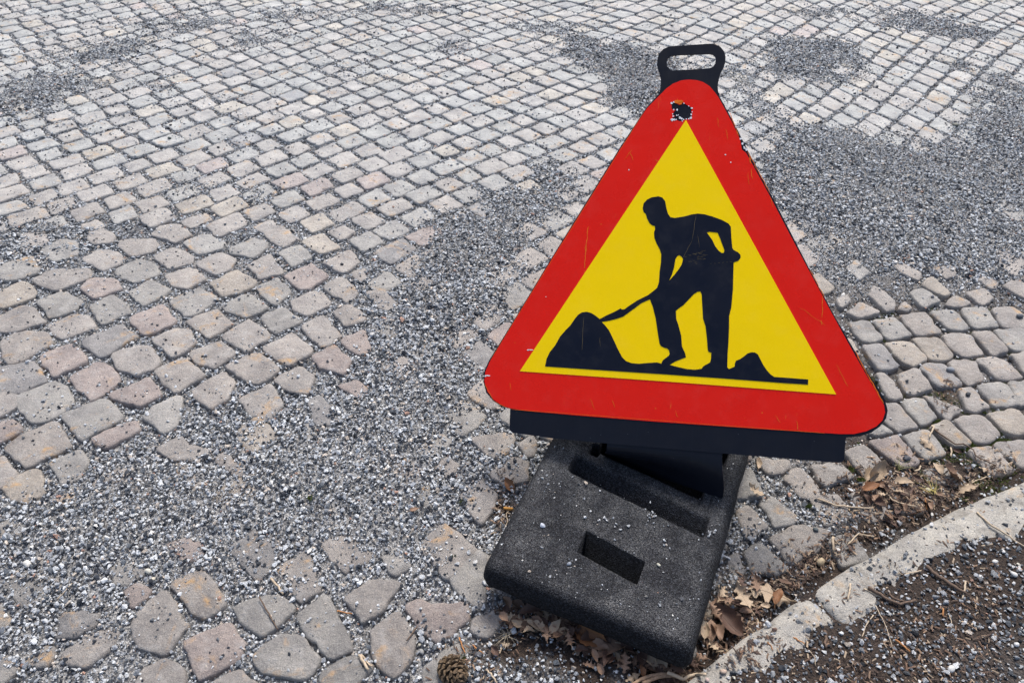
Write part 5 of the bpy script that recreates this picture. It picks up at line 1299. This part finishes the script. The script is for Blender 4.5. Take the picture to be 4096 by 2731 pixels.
# crumbled leaf and bark bits
def crumbs():
    V = []; F = []; T = []
    def put(X, Y, s):
        g = gnd(X, Y, 0); z = surf(g[0], g[1]); g = gnd(X, Y, z+.003); k = len(V); a = random.uniform(0, 6.28); u = np.array([math.cos(a), math.sin(a), random.uniform(-.4,.4)])*s*random.uniform(.8,2.8); w_ = np.array([-math.sin(a), math.cos(a), random.uniform(-.3,.3)])*s*.55
        cz = np.array([0,0,s*.35]); V.extend([g-u-w_, g+u*.8-w_*.7, g+u+w_, g-u*.7+w_, g+cz]); F.extend([(k,k+1,k+4),(k+1,k+2,k+4),(k+2,k+3,k+4),(k+3,k,k+4)])
        c = random.choice([(.20,.13,.085),(.12,.07,.045),(.05,.03,.022),(.035,.022,.017),(.30,.23,.16),(.07,.045,.032),(.05,.032,.024)]); f = random.uniform(.7,1.2); T.extend([(c[0]*f, c[1]*f, c[2]*f, 1)]*5)
    for _ in range(1500):   # gutter
        t = random.random(); i = t*(len(kerb_px)-6)+1; a = np.array(kerb_px[int(i)]); b_ = np.array(kerb_px[int(i)+1]); p = a+(b_-a)*(i-int(i)); off = abs(random.gauss(0, 70)); put(p[0]-off*.35-14, p[1]-off*.9-24, random.uniform(.0014,.0036))
    for _ in range(1300): put(random.gauss(3600,130), random.gauss(1960,62), random.uniform(.0014,.004))
    for _ in range(1100):
        t = random.random(); put(2010+760*t+random.gauss(0,30), 2420+270*t+abs(random.gauss(0,34)), random.uniform(.0014,.004))
    for _ in range(700): put(random.gauss(2960,60), random.gauss(2490,90), random.uniform(.0014,.004))
    for _ in range(2600):
        X, Y = random.uniform(2850,4000), random.uniform(2150,2731); g = gnd(X, Y, KZ); d, _a = kd(g[0:1], g[1:2])
        if d[0] < .03 or (d[0] < .13 and random.random() < .75): continue
        put(X, Y, random.uniform(.0012,.0032))
    for _ in range(160): put(random.gauss(2010,18), random.gauss(2010,70), random.uniform(.001,.003))
    for _ in range(160): put(random.gauss(1900,90), random.gauss(2640,50), random.uniform(.001,.003))
    for _ in range(120): put(random.gauss(3790,28), random.gauss(1575,30), random.uniform(.001,.0035))
    o = mesh_obj('leaf_crumbs', V, F, None); set_tint(o.data, T); b = NB('leaf crumbs', .8); b.col(b.attr('tint').outputs['Color']); o.data.materials.append(b.m)
    tag(o, 'brown crumbs of leaf, bark and straw gathered along the kerb and round the foot', 'litter', kind='stuff')
crumbs()
bpy.context.view_layer.update()
